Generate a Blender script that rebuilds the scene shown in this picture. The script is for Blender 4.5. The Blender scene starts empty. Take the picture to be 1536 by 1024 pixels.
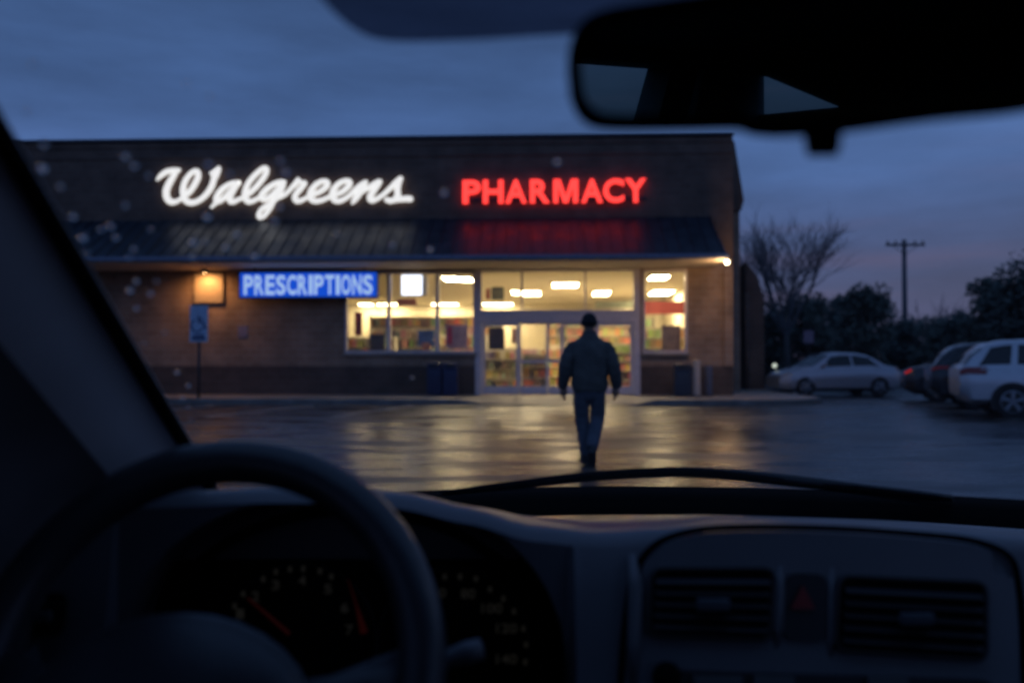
import bpy, bmesh, math, random
from mathutils import Vector, Matrix
R = math.radians
rnd = random.Random(7)
scene = bpy.context.scene
COL = scene.collection
PI = math.pi

# ------------------------------------------------------------------ camera
F = 1300.0                     # focal length in photo pixels (1536 wide)
CAMZ = 1.2
PITCH = math.atan(30 / F)
cam_d = bpy.data.cameras.new('camera')
cam = bpy.data.objects.new('camera', cam_d)
COL.objects.link(cam)
cam.location = (0, 0, CAMZ)
cam.rotation_euler = (PI / 2 + PITCH, 0, 0)
cam_d.sensor_width = 36
cam_d.lens = F / 1536 * 36
cam_d.clip_start = 0.02
cam_d.clip_end = 2000
cam_d.dof.use_dof = True
cam_d.dof.focus_distance = 2.0
cam_d.dof.aperture_fstop = 2.55
scene.camera = cam
cp, sp = math.cos(PITCH), math.sin(PITCH)

def ray(px, py):
    a = (px - 768) / F
    b = (512 - py) / F
    return Vector((a, cp - b * sp, sp + b * cp))      # y grows ahead

def P(px, py, Y):
    d = ray(px, py)
    return Vector((0, 0, CAMZ)) + d * (Y / d.y)

# ------------------------------------------------------------------ helpers
def tag(o, label=None, cat=None, group=None, kind=None):
    if label: o['label'] = label
    if cat: o['category'] = cat
    if group: o['group'] = group
    if kind: o['kind'] = kind
    return o

def empty(name, loc=(0, 0, 0), rz=0, **k):
    o = bpy.data.objects.new(name, None)
    COL.objects.link(o)
    o.location = loc
    o.rotation_euler = (0, 0, rz)
    o.empty_display_size = .1
    tag(o, **k)
    return o

class MB:
    """collects shapes into one bmesh"""
    def __init__(s):
        s.bm = bmesh.new()
    def box(s, x0, x1, y0, y1, z0, z1, M=None, bevel=0):
        tmp = bmesh.new()
        vs = [tmp.verts.new((x, y, z)) for x in (x0, x1) for y in (y0, y1) for z in (z0, z1)]
        for f in ((0, 1, 3, 2), (4, 6, 7, 5), (0, 4, 5, 1), (2, 3, 7, 6), (0, 2, 6, 4), (1, 5, 7, 3)):
            tmp.faces.new([vs[i] for i in f])
        if bevel:
            bmesh.ops.bevel(tmp, geom=list(tmp.edges), offset=bevel, segments=2, affect='EDGES', profile=.6)
        if M is not None:
            bmesh.ops.transform(tmp, matrix=M, verts=tmp.verts)
        s.merge(tmp)
        return s
    def merge(s, tmp):
        me = bpy.data.meshes.new('t')
        tmp.to_mesh(me); tmp.free()
        s.bm.from_mesh(me)
        bpy.data.meshes.remove(me)
    def tube(s, pts, rad, seg=12, sx=1.0, cap=True, closed=False, flat=None):
        """pts list of Vector; rad number or list; flat = (axis Vector, factor) squashes the ring along axis"""
        pts = [Vector(p) for p in pts]
        n = len(pts)
        if not hasattr(rad, '__len__'): rad = [rad] * n
        rings = []
        prev = None
        for i, p in enumerate(pts):
            if closed:
                t = (pts[(i + 1) % n] - pts[i - 1])
            else:
                t = (pts[min(i + 1, n - 1)] - pts[max(i - 1, 0)])
            if t.length < 1e-9: t = Vector((0, 0, 1))
            t.normalize()
            if prev is None:
                ref = Vector((0, 0, 1)) if abs(t.z) < .9 else Vector((0, 1, 0))
                a = t.cross(ref).normalized()
            else:
                a = (prev - t * prev.dot(t))
                a = a.normalized() if a.length > 1e-6 else t.orthogonal().normalized()
            prev = a
            b = t.cross(a)
            ring = []
            for k in range(seg):
                an = 2 * PI * k / seg
                off = (a * math.cos(an) + b * math.sin(an)) * rad[i]
                if flat:
                    ax, fac = flat
                    off = off - ax * off.dot(ax) * (1 - fac)
                ring.append(s.bm.verts.new(p + off))
            rings.append(ring)
        m = n if closed else n - 1
        for i in range(m):
            r0, r1 = rings[i], rings[(i + 1) % n]
            for k in range(seg):
                s.bm.faces.new((r0[k], r0[(k + 1) % seg], r1[(k + 1) % seg], r1[k]))
        if cap and not closed:
            s.bm.faces.new(rings[0][::-1]); s.bm.faces.new(rings[-1])
        return s
    def grid(s, rows):
        vr = [[s.bm.verts.new(p) for p in r] for r in rows]
        for i in range(len(vr) - 1):
            for j in range(len(vr[0]) - 1):
                try: s.bm.faces.new((vr[i][j], vr[i][j + 1], vr[i + 1][j + 1], vr[i + 1][j]))
                except ValueError: pass
        return s
    def poly(s, pts):
        s.bm.faces.new([s.bm.verts.new(p) for p in pts])
        return s
    def prism(s, pts, off):
        """closed polygon extruded by vector off"""
        off = Vector(off)
        a = [s.bm.verts.new(p) for p in pts]
        b = [s.bm.verts.new(Vector(p) + off) for p in pts]
        n = len(pts)
        s.bm.faces.new(a[::-1]); s.bm.faces.new(b)
        for i in range(n):
            s.bm.faces.new((a[i], a[(i + 1) % n], b[(i + 1) % n], b[i]))
        return s
    def ball(s, c, r, M=None, seg=16, rings=10):
        tmp = bmesh.new()
        bmesh.ops.create_uvsphere(tmp, u_segments=seg, v_segments=rings, radius=1)
        if not hasattr(r, '__len__'): r = (r, r, r)
        bmesh.ops.transform(tmp, matrix=Matrix.Translation(Vector(c)) @ (M or Matrix()) @ Matrix.Diagonal((*r, 1)), verts=tmp.verts)
        s.merge(tmp)
        return s
    def lathe(s, prof, seg=24, M=None):
        tmp = bmesh.new()
        rings = []
        for (r, z) in prof:
            rings.append([tmp.verts.new((r * math.cos(2 * PI * k / seg), r * math.sin(2 * PI * k / seg), z)) for k in range(seg)])
        for i in range(len(rings) - 1):
            for k in range(seg):
                tmp.faces.new((rings[i][k], rings[i][(k + 1) % seg], rings[i + 1][(k + 1) % seg], rings[i + 1][k]))
        tmp.faces.new(rings[0][::-1]); tmp.faces.new(rings[-1])
        if M is not None: bmesh.ops.transform(tmp, matrix=M, verts=tmp.verts)
        s.merge(tmp)
        return s
    def build(s, name, mat, parent=None, smooth=False, recalc=True, **k):
        if recalc: bmesh.ops.recalc_face_normals(s.bm, faces=s.bm.faces)
        me = bpy.data.meshes.new(name)
        s.bm.to_mesh(me); s.bm.free()
        mats = mat if isinstance(mat, (list, tuple)) else [mat]
        for m in mats: me.materials.append(m)
        if smooth:
            for p in me.polygons: p.use_smooth = True
            if smooth != True: me.set_sharp_from_angle(angle=R(smooth))
        o = bpy.data.objects.new(name, me)
        COL.objects.link(o)
        if parent: o.parent = parent
        tag(o, **k)
        return o

def copy_tree(o, parent=None):
    c = o.copy(); COL.objects.link(c); c.parent = parent
    for ch in list(o.children): copy_tree(ch, c)
    return c

def interp(tab, x):
    if x <= tab[0][0]: return tab[0][1]
    for (a, va), (b, vb) in zip(tab, tab[1:]):
        if x <= b:
            t = (x - a) / (b - a)
            t2 = t * t * (3 - 2 * t)
            return va + (vb - va) * (t2 * .5 + t * .5)
    return tab[-1][1]

# ------------------------------------------------------------------ materials
def nm(name):
    m = bpy.data.materials.new(name); m.use_nodes = True
    nt = m.node_tree
    return m, nt, nt.nodes['Principled BSDF']

def mat(name, col, rough=.6, metal=0, var=.15, scale=8, bump=0, bscale=60, spec=.5, coat=0, rvar=0):
    m, nt, b = nm(name)
    b.inputs['Base Color'].default_value = (*col, 1)
    b.inputs['Roughness'].default_value = rough
    b.inputs['Metallic'].default_value = metal
    b.inputs['Specular IOR Level'].default_value = spec
    b.inputs['Coat Weight'].default_value = coat
    b.inputs['Coat Roughness'].default_value = .08
    tc = nt.nodes.new('ShaderNodeTexCoord')
    n = nt.nodes.new('ShaderNodeTexNoise'); n.inputs['Scale'].default_value = scale; n.inputs['Detail'].default_value = 5
    nt.links.new(tc.outputs['Object'], n.inputs['Vector'])
    r = nt.nodes.new('ShaderNodeMapRange')
    r.inputs['From Min'].default_value = .3; r.inputs['From Max'].default_value = .7
    r.inputs['To Min'].default_value = 1 - var; r.inputs['To Max'].default_value = 1 + var
    nt.links.new(n.outputs['Fac'], r.inputs['Value'])
    mx = nt.nodes.new('ShaderNodeVectorMath'); mx.operation = 'SCALE'
    mx.inputs[0].default_value = col
    nt.links.new(r.outputs[0], mx.inputs['Scale'])
    nt.links.new(mx.outputs[0], b.inputs['Base Color'])
    if rvar:
        r2 = nt.nodes.new('ShaderNodeMapRange')
        r2.inputs['From Min'].default_value = .3; r2.inputs['From Max'].default_value = .7
        r2.inputs['To Min'].default_value = rough - rvar; r2.inputs['To Max'].default_value = rough + rvar
        nt.links.new(n.outputs['Fac'], r2.inputs['Value']); nt.links.new(r2.outputs[0], b.inputs['Roughness'])
    if bump:
        n2 = nt.nodes.new('ShaderNodeTexNoise'); n2.inputs['Scale'].default_value = bscale; n2.inputs['Detail'].default_value = 4
        nt.links.new(tc.outputs['Object'], n2.inputs['Vector'])
        bp = nt.nodes.new('ShaderNodeBump'); bp.inputs['Strength'].default_value = bump; bp.inputs['Distance'].default_value = .02
        nt.links.new(n2.outputs['Fac'], bp.inputs['Height']); nt.links.new(bp.outputs[0], b.inputs['Normal'])
    return m

def emis(name, col, strength, base=(.1, .1, .1)):
    m, nt, b = nm(name)
    b.inputs['Base Color'].default_value = (*base, 1)
    b.inputs['Emission Color'].default_value = (*col, 1)
    b.inputs['Emission Strength'].default_value = strength
    return m

def brick_mat(name, c1, c2, mortar, rough=.8):
    m, nt, b = nm(name)
    tc = nt.nodes.new('ShaderNodeTexCoord')
    sx = nt.nodes.new('ShaderNodeSeparateXYZ'); nt.links.new(tc.outputs['Object'], sx.inputs[0])
    ad = nt.nodes.new('ShaderNodeMath'); ad.operation = 'ADD'
    nt.links.new(sx.outputs[0], ad.inputs[0]); nt.links.new(sx.outputs[1], ad.inputs[1])
    cx = nt.nodes.new('ShaderNodeCombineXYZ'); nt.links.new(ad.outputs[0], cx.inputs[0]); nt.links.new(sx.outputs[2], cx.inputs[1])
    br = nt.nodes.new('ShaderNodeTexBrick')
    br.inputs['Color1'].default_value = (*c1, 1); br.inputs['Color2'].default_value = (*c2, 1); br.inputs['Mortar'].default_value = (*mortar, 1)
    br.inputs['Scale'].default_value = 1; br.inputs['Brick Width'].default_value = .4; br.inputs['Row Height'].default_value = .2
    br.inputs['Mortar Size'].default_value = .012; br.inputs['Bias'].default_value = 0
    nt.links.new(cx.outputs[0], br.inputs['Vector'])
    n = nt.nodes.new('ShaderNodeTexNoise'); n.inputs['Scale'].default_value = 1.3; n.inputs['Detail'].default_value = 6
    nt.links.new(tc.outputs['Object'], n.inputs['Vector'])
    r = nt.nodes.new('ShaderNodeMapRange'); r.inputs['From Min'].default_value = .3; r.inputs['From Max'].default_value = .7
    r.inputs['To Min'].default_value = .75; r.inputs['To Max'].default_value = 1.25
    nt.links.new(n.outputs['Fac'], r.inputs['Value'])
    mx = nt.nodes.new('ShaderNodeVectorMath'); mx.operation = 'SCALE'
    nt.links.new(br.outputs['Color'], mx.inputs[0]); nt.links.new(r.outputs[0], mx.inputs['Scale'])
    nt.links.new(mx.outputs[0], b.inputs['Base Color'])
    b.inputs['Roughness'].default_value = rough
    bp = nt.nodes.new('ShaderNodeBump'); bp.inputs['Strength'].default_value = .5; bp.inputs['Distance'].default_value = .01; bp.invert = True
    nt.links.new(br.outputs['Fac'], bp.inputs['Height']); nt.links.new(bp.outputs[0], b.inputs['Normal'])
    return m

def pane_mat(name, tint=(1, 1, 1), refl=1.0, rough=.02):
    """thin clear glass: straight through plus a fresnel reflection"""
    m = bpy.data.materials.new(name); m.use_nodes = True
    nt = m.node_tree; nt.nodes.clear()
    out = nt.nodes.new('ShaderNodeOutputMaterial')
    t = nt.nodes.new('ShaderNodeBsdfTransparent'); t.inputs[0].default_value = (*tint, 1)
    g = nt.nodes.new('ShaderNodeBsdfGlossy'); g.inputs['Roughness'].default_value = rough
    g.inputs[0].default_value = (refl, refl, refl, 1)
    lw = nt.nodes.new('ShaderNodeLayerWeight'); lw.inputs[0].default_value = .5
    pw = nt.nodes.new('ShaderNodeMath'); pw.operation = 'POWER'; pw.inputs[1].default_value = 5
    nt.links.new(lw.outputs['Facing'], pw.inputs[0])
    fr = nt.nodes.new('ShaderNodeMath'); fr.operation = 'MULTIPLY_ADD'; fr.inputs[1].default_value = .94; fr.inputs[2].default_value = .06
    nt.links.new(pw.outputs[0], fr.inputs[0])
    mx = nt.nodes.new('ShaderNodeMixShader')
    nt.links.new(fr.outputs[0], mx.inputs[0]); nt.links.new(t.outputs[0], mx.inputs[1]); nt.links.new(g.outputs[0], mx.inputs[2])
    nt.links.new(mx.outputs[0], out.inputs[0])
    return m

def attr_mat(name, rough=.5):
    m, nt, b = nm(name)
    a = nt.nodes.new('ShaderNodeAttribute'); a.attribute_name = 'Col'
    nt.links.new(a.outputs['Color'], b.inputs['Base Color'])
    b.inputs['Roughness'].default_value = rough
    return m

M = {}
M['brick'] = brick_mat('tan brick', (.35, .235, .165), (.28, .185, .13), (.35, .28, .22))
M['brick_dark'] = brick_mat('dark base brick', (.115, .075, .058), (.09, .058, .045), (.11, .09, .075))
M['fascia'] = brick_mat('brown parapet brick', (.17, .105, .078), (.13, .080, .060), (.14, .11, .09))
M['cap'] = mat('metal coping', (.06, .065, .08), .4, .6)
M['awning'] = mat('blue grey seamed metal', (.026, .036, .052), .40, .3, var=.2, scale=2, rvar=.1, spec=.5)
M['soffit'] = mat('soffit board', (.62, .52, .42), .7)
M['gutter'] = mat('gutter metal', (.16, .19, .26), .4, .5)
M['alu'] = mat('lavender grey aluminium', (.72, .66, .68), .4, .1, var=.08)
M['pane'] = pane_mat('shop glass')
M['concrete'] = mat('damp concrete', (.30, .27, .24), .55, var=.25, scale=1.2, bump=.15, bscale=25, rvar=.15)
M['kerb'] = mat('kerb concrete', (.16, .15, .14), .6, var=.3, scale=3)
M['roofing'] = mat('roof felt', (.05, .05, .055), .9)
M['cream'] = mat('cream wall paint', (.80, .72, .54), .7, var=.06)
M['store_floor'] = mat('store floor tile', (.55, .5, .42), .25, var=.08)
M['store_ceil'] = mat('ceiling tile', (.78, .71, .55), .8, var=.05)
M['black'] = mat('black plastic', (.015, .015, .017), .45)
M['dark_metal'] = mat('dark metal', (.05, .05, .055), .45, .5)
M['white'] = mat('white board', (.75, .75, .75), .5)
M['shelf'] = mat('shelf metal', (.6, .56, .46), .5)
M['goods'] = attr_mat('packaging')
M['light_panel'] = emis('ceiling light panel', (1, .79, .45), 40)

# ------------------------------------------------------------------ world
w = bpy.data.worlds.new('World'); scene.world = w; w.use_nodes = True
nt = w.node_tree
bg = nt.nodes['Background']
tc = nt.nodes.new('ShaderNodeTexCoord')
SUN_EL, SUN_AZ = -3.0, 75.0
sky = nt.nodes.new('ShaderNodeTexSky'); sky.sky_type = 'NISHITA'; sky.sun_disc = False
sky.sun_elevation = R(SUN_EL); sky.sun_rotation = R(SUN_AZ)
sx = nt.nodes.new('ShaderNodeSeparateXYZ'); nt.links.new(tc.outputs['Generated'], sx.inputs[0])
ramp = nt.nodes.new('ShaderNodeValToRGB')
nt.links.new(sx.outputs[2], ramp.inputs[0])
e = ramp.color_ramp.elements
e[0].position = 0.0; e[0].color = (.048, .060, .125, 1)
e[1].position = 1.0; e[1].color = (.06, .12, .29, 1)
for p_, c_ in ((.06, (.062, .080, .172)), (.12, (.068, .102, .238)), (.20, (.068, .136, .335)), (.30, (.060, .126, .310)), (.42, (.042, .088, .215))):
    q = e.new(p_); q.color = (*c_, 1)
# clouds: long flat bands on a dome seen at a slant
mp = nt.nodes.new('ShaderNodeMapping'); mp.inputs['Scale'].default_value = (1.6, 1.6, 7)
nt.links.new(tc.outputs['Generated'], mp.inputs[0])
n1 = nt.nodes.new('ShaderNodeTexNoise'); n1.inputs['Scale'].default_value = 1.7; n1.inputs['Detail'].default_value = 8; n1.inputs['Roughness'].default_value = .6
nt.links.new(mp.outputs[0], n1.inputs['Vector'])
r1 = nt.nodes.new('ShaderNodeMapRange'); r1.inputs['From Min'].default_value = .33; r1.inputs['From Max'].default_value = .67
r1.inputs['To Min'].default_value = .76; r1.inputs['To Max'].default_value = 1.18
nt.links.new(n1.outputs['Fac'], r1.inputs['Value'])
v1 = nt.nodes.new('ShaderNodeVectorMath'); v1.operation = 'SCALE'
nt.links.new(ramp.outputs[0], v1.inputs[0]); nt.links.new(r1.outputs[0], v1.inputs['Scale'])
# pinkish bands low down
n2 = nt.nodes.new('ShaderNodeTexNoise'); n2.inputs['Scale'].default_value = 2.2; n2.inputs['Detail'].default_value = 4
mp2 = nt.nodes.new('ShaderNodeMapping'); mp2.inputs['Scale'].default_value = (1, 1, 14); mp2.inputs['Location'].default_value = (3.3, 1, 2)
nt.links.new(tc.outputs['Generated'], mp2.inputs[0]); nt.links.new(mp2.outputs[0], n2.inputs['Vector'])
r2 = nt.nodes.new('ShaderNodeMapRange'); r2.inputs['From Min'].default_value = .5; r2.inputs['From Max'].default_value = .68
nt.links.new(n2.outputs['Fac'], r2.inputs['Value'])
r3 = nt.nodes.new('ShaderNodeMapRange'); r3.inputs['From Min'].default_value = .24; r3.inputs['From Max'].default_value = .06
r3.inputs['To Min'].default_value = 0; r3.inputs['To Max'].default_value = .5
nt.links.new(sx.outputs[2], r3.inputs['Value'])
mm = nt.nodes.new('ShaderNodeMath'); mm.operation = 'MULTIPLY'
nt.links.new(r2.outputs[0], mm.inputs[0]); nt.links.new(r3.outputs[0], mm.inputs[1])
mixp = nt.nodes.new('ShaderNodeMix'); mixp.data_type = 'RGBA'
nt.links.new(mm.outputs[0], mixp.inputs['Factor']); nt.links.new(v1.outputs[0], mixp.inputs['A']); mixp.inputs['B'].default_value = (.125, .100, .190, 1)
ad = nt.nodes.new('ShaderNodeVectorMath'); ad.operation = 'ADD'
sk = nt.nodes.new('ShaderNodeVectorMath'); sk.operation = 'SCALE'; sk.inputs['Scale'].default_value = .10
nt.links.new(sky.outputs[0], sk.inputs[0])
nt.links.new(mixp.outputs['Result'], ad.inputs[0]); nt.links.new(sk.outputs[0], ad.inputs[1])
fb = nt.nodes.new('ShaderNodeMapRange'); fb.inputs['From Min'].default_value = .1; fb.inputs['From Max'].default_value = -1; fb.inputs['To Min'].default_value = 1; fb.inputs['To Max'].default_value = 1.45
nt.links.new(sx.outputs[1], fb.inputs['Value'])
v3 = nt.nodes.new('ShaderNodeVectorMath'); v3.operation = 'SCALE'   # sky gain added behind the camera to brighten the cabin
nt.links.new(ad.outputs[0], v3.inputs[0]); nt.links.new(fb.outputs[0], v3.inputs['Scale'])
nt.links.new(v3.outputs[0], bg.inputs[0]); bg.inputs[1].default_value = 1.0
sun_d = bpy.data.lights.new('sun', 'SUN'); sun_d.energy = .02; sun_d.angle = R(20); sun_d.color = (.75, .8, 1)
sun = bpy.data.objects.new('sun', sun_d); COL.objects.link(sun); sun.rotation_euler = (R(60), 0, R(105))

# ------------------------------------------------------------------ ground
def ground_mat():
    m, nt, b = nm('wet asphalt')
    tc = nt.nodes.new('ShaderNodeTexCoord')
    def noise(scale, det=5, sc=(1, 1, 1), rough=.55):
        mp = nt.nodes.new('ShaderNodeMapping'); mp.inputs['Scale'].default_value = sc
        nt.links.new(tc.outputs['Object'], mp.inputs[0])
        n = nt.nodes.new('ShaderNodeTexNoise'); n.inputs['Scale'].default_value = scale; n.inputs['Detail'].default_value = det; n.inputs['Roughness'].default_value = rough
        nt.links.new(mp.outputs[0], n.inputs['Vector']); return n
    def rng(src, a, b_, c, d):
        r = nt.nodes.new('ShaderNodeMapRange'); r.inputs['From Min'].default_value = a; r.inputs['From Max'].default_value = b_
        r.inputs['To Min'].default_value = c; r.inputs['To Max'].default_value = d
        nt.links.new(src, r.inputs['Value']); return r
    big = noise(.75, 8, (.55, 1.4, 1), .62)
    fine = noise(38, 4)
    mid = noise(2.2, 4, (.45, 1.5, 1))
    ro = rng(big.outputs['Fac'], .40, .60, .13, .46)
    nt.links.new(ro.outputs[0], b.inputs['Roughness'])
    cr = rng(big.outputs['Fac'], .38, .62, .022, .050)
    cm = nt.nodes.new('ShaderNodeMath'); cm.operation = 'MULTIPLY'
    fr = rng(fine.outputs['Fac'], .35, .65, .7, 1.35)
    nt.links.new(cr.outputs[0], cm.inputs[0]); nt.links.new(fr.outputs[0], cm.inputs[1])
    cc = nt.nodes.new('ShaderNodeCombineXYZ')
    for i in range(3): nt.links.new(cm.outputs[0], cc.inputs[i])
    nt.links.new(cc.outputs[0], b.inputs['Base Color'])
    b.inputs['Specular IOR Level'].default_value = .85
    h = nt.nodes.new('ShaderNodeMath'); h.operation = 'MULTIPLY_ADD'; h.inputs[1].default_value = .18
    nt.links.new(fine.outputs['Fac'], h.inputs[0]); nt.links.new(mid.outputs['Fac'], h.inputs[2])
    bp = nt.nodes.new('ShaderNodeBump'); bp.inputs['Strength'].default_value = .55; bp.inputs['Distance'].default_value = .035
    nt.links.new(h.outputs[0], bp.inputs['Height']); nt.links.new(bp.outputs[0], b.inputs['Normal'])
    return m
M['asphalt'] = ground_mat()
M['grass'] = mat('dark grass', (.035, .05, .022), .9, var=.4, scale=3, bump=.5, bscale=30)
g = MB(); g.grid([[(x, y, -.03) for x in (-700, -120, -40, 0, 40, 120, 700)] for y in (-600, -60, 0, 60, 120, 900)])
g.build('ground', M['grass'], kind='structure')
g = MB(); g.grid([[(x, y, 0) for x in [-60 + 5 * i for i in range(25)]] for y in [-30 + 5 * i for i in range(17)]])
g.build('parking_lot', M['asphalt'], kind='structure')
M['road_paint'] = mat('worn white paint', (.55, .53, .48), .45, var=.45, scale=5, rvar=.1)
g = MB()
def stripe(x0, y0, x1, y1, wd=.12):
    d = Vector((x1 - x0, y1 - y0, 0)).normalized(); n = Vector((-d.y, d.x, 0)) * wd / 2
    a = Vector((x0, y0, .004)); b = Vector((x1, y1, .004))
    g.poly([a - n, b - n, b + n, a + n])
for x in (-13.5, -10.8, -8.1, -5.4, -2.7):
    stripe(x - 1.2, 18.7, x, 23.6)
for i in range(7): stripe(10.0 + .0 * i, 12 + 3.0 * i, 15.2, 11.2 + 3.0 * i)
g.build('road_markings', M['road_paint'], kind='structure')

# ------------------------------------------------------------------ building frame
TH = math.atan(.044)
BO = Vector((0, 27.4, 0))
BM = Matrix.Translation(BO) @ Matrix.Rotation(-TH, 4, 'Z')
BMI = BM.inverted()
def PL(px, py, y=0.0):
    """photo pixel -> local (u, z) on the plane local y = const"""
    o = BMI @ Vector((0, 0, CAMZ)); d = BMI.to_3x3() @ ray(px, py)
    t = (y - o.y) / d.y
    q = o + d * t
    return q.x, q.z
def U(px, y=0.0): return PL(px, 480, y)[0]
def Zp(py, px=768, y=0.0): return PL(px, py, y)[1]
def bempty(name, u, y, z=0, **k):
    return empty(name, BM @ Vector((u, y, z)), -TH, **k)

# sidewalk with a dropped kerb at the doors
SWD = 3.3
rows = []
us = [-40 + 1.0 * i for i in range(49)]
us = sorted(set(us + [U(700), U(735), U(940), U(965), U(1140)]))
def kh(u):
    a, b, c, d = U(705), U(745), U(935), U(965)
    if u <= a or u >= d: return .15
    if b <= u <= c: return .012
    if u < b: return .15 - .138 * (u - a) / (b - a)
    return .012 + .138 * (u - c) / (d - c)
UR = U(1150, -SWD)
us = [u for u in us if u < UR] + [UR]
g = MB()
rows = []
for u in us:
    k = kh(u)
    bow = .0
    rows.append([BM @ Vector(p) for p in ((u, 0.05, .15), (u, -1.2, .15), (u, -SWD + .16, k + .002))])
g.grid(rows)
sw = g.build('sidewalk', M['concrete'], kind='structure')
g = MB()
rows = [[BM @ Vector(p) for p in ((u, -SWD + .16, kh(u) + .002), (u, -SWD + .02, kh(u)), (u, -SWD, kh(u) - .01), (u, -SWD - .015, -.02))] for u in us]
g.grid(rows)
# right hand return of the kerb
rows = []
for i in range(9):
    a = i / 8 * PI / 2
    cx, cy, r = UR, -SWD + 2.0, 2.0
    o_ = Vector((cx + r * math.sin(a), cy - r * math.cos(a), 0))
    i_ = Vector((cx + (r - .16) * math.sin(a), cy - (r - .16) * math.cos(a), 0))
    rows.append([BM @ (i_ + Vector((0, 0, .152))), BM @ (o_ + Vector((0, 0, .15))), BM @ (o_ + Vector((0, 0, -.02)))])
rows.append([BM @ Vector((UR + 1.84, 14, .152)), BM @ Vector((UR + 2, 14, .15)), BM @ Vector((UR + 2, 14, -.02))])
g.grid(rows)
g.build('kerb', M['kerb'], kind='structure')
g = MB()
pts = [(UR, -SWD + .16)] + [(UR + 1.84 * math.sin(i / 8 * PI / 2), -SWD + 2 - 1.84 * math.cos(i / 8 * PI / 2)) for i in range(9)] + [(UR + 1.84, 14), (U(1085), 14), (U(1085), .05), (UR, .05)]
g.poly([BM @ Vector((a, b, .151)) for a, b in pts])
g.build('side_path', M['concrete'], kind='structure')

# ------------------------------------------------------------------ building
bld = bempty('pharmacy_building', 0, 0, 0, label='long brown brick drugstore with a seamed metal awning and lit shop front', cat='building')
UL, URW = -19.5, U(1099)
Z_SOF = 4.12                      # soffit
Z_AW = Zp(325, 1090)              # awning top at wall
Z_TOP = Zp(204, 1100)
ZB = Zp(549)                      # base course top
def win(px0, py0, px1, py1):
    u0, z1 = PL(px0, py0); u1, z0 = PL(px1, py1)
    return u0, u1, z0, min(z1, Z_SOF - .02)
W1 = win(518, 408, 713, 529)
DR = (U(713), U(960), .15, Z_SOF - .02)
W2 = win(964, 405, 1031, 529)
HO = [W1, DR, W2]
# front wall pieces round the openings
def wallpieces(mb, z0, z1, y0, y1):
    us_ = [UL] + [v for h in HO for v in (h[0], h[1])] + [URW]
    segs = []
    u = UL
    for h in HO:
        if h[0] > u + .01: segs.append((u, h[0], z0, z1))
        if h[2] > z0: segs.append((h[0], h[1], z0, min(z1, h[2])))
        if h[3] < z1: segs.append((h[0], h[1], max(z0, h[3]), z1))
        u = h[1]
    segs.append((u, URW, z0, z1))
    for (a, b, c, d) in segs:
        if d - c > .005: mb.box(a, b, y0, y1, c, d)
wp = MB(); wallpieces(wp, ZB, Z_SOF + .3, 0, .3); wp.build('wall', M['brick'], bld)
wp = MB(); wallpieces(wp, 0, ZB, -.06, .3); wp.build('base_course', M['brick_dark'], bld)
# brick piers at the right corner
wp = MB(); wp.box(U(1085), URW - .01, -.12, -.002, ZB, Z_SOF - .01); wp.build('corner_pier', M['brick'], bld)
# upper parapet
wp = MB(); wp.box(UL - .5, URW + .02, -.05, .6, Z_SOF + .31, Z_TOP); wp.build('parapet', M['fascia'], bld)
wp = MB(); wp.box(UL - .5, URW + .05, -.12, .7, Z_TOP + .001, Z_TOP + .10, bevel=.02); wp.build('coping', M['cap'], bld)
wp = MB(); wp.box(UL - .5, URW + .03, -.08, -.051, Z_TOP - .55, Z_TOP - .45); wp.box(UL - .5, URW + .03, -.08, -.051, Z_TOP - .2, Z_TOP - .13); wp.build('band_course', M['fascia'], bld)
# seamed awning
AO = 2.3; AZ0 = Z_SOF + .13
aw = MB()
a0 = Vector((0, -AO, AZ0)); a1 = Vector((0, -.052, Z_AW))
UA1 = U(1092, -AO) 
aw.grid([[(UL - .5, -AO, AZ0), (UA1, -AO, AZ0)], [(UL - .5, -.052, Z_AW), (UA1 - .1, -.052, Z_AW)]])
nseam = 66
for i in range(nseam + 1):
    u = UL - .4 + (UA1 - UL + .3) * i / nseam
    dd = (a1 - a0).normalized(); nn = Vector((0, -dd.z, dd.y)) * .035
    aw.prism([(u - .012, *(a0)[1:]), (u + .012, *(a0)[1:]), (u + .012, *(a1)[1:]), (u - .012, *(a1)[1:])], nn)
aw.poly([(UA1, -AO, AZ0), (UA1 - .1, -.052, Z_AW), (UA1, -.052, AZ0)])
aw.build('awning', M['awning'], bld)
wp = MB(); wp.box(UL - .5, UA1 + .02, -AO - .10, -AO + .01, AZ0 - .09, AZ0 + .04, bevel=.02); wp.build('gutter', M['gutter'], bld)
wp = MB(); wp.box(UL - .5, UA1, -AO + .011, .0, Z_SOF, Z_SOF + .04); wp.build('soffit', M['soffit'], bld)
# side and back, roof
D2 = 20
wp = MB(); wp.box(URW - .3, URW, .31, D2, 0, Z_TOP - .5); wp.box(UL, UL + .3, .31, D2, 0, Z_TOP - .5); wp.box(UL + .31, URW - .31, D2 - .3, D2, 0, Z_TOP - .5); wp.build('side_wall', M['brick'], bld)
wp = MB(); wp.box(UL + .31, URW - .31, .61, D2 - .31, 5.0, 5.2); wp.build('roof', M['roofing'], bld)
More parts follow.
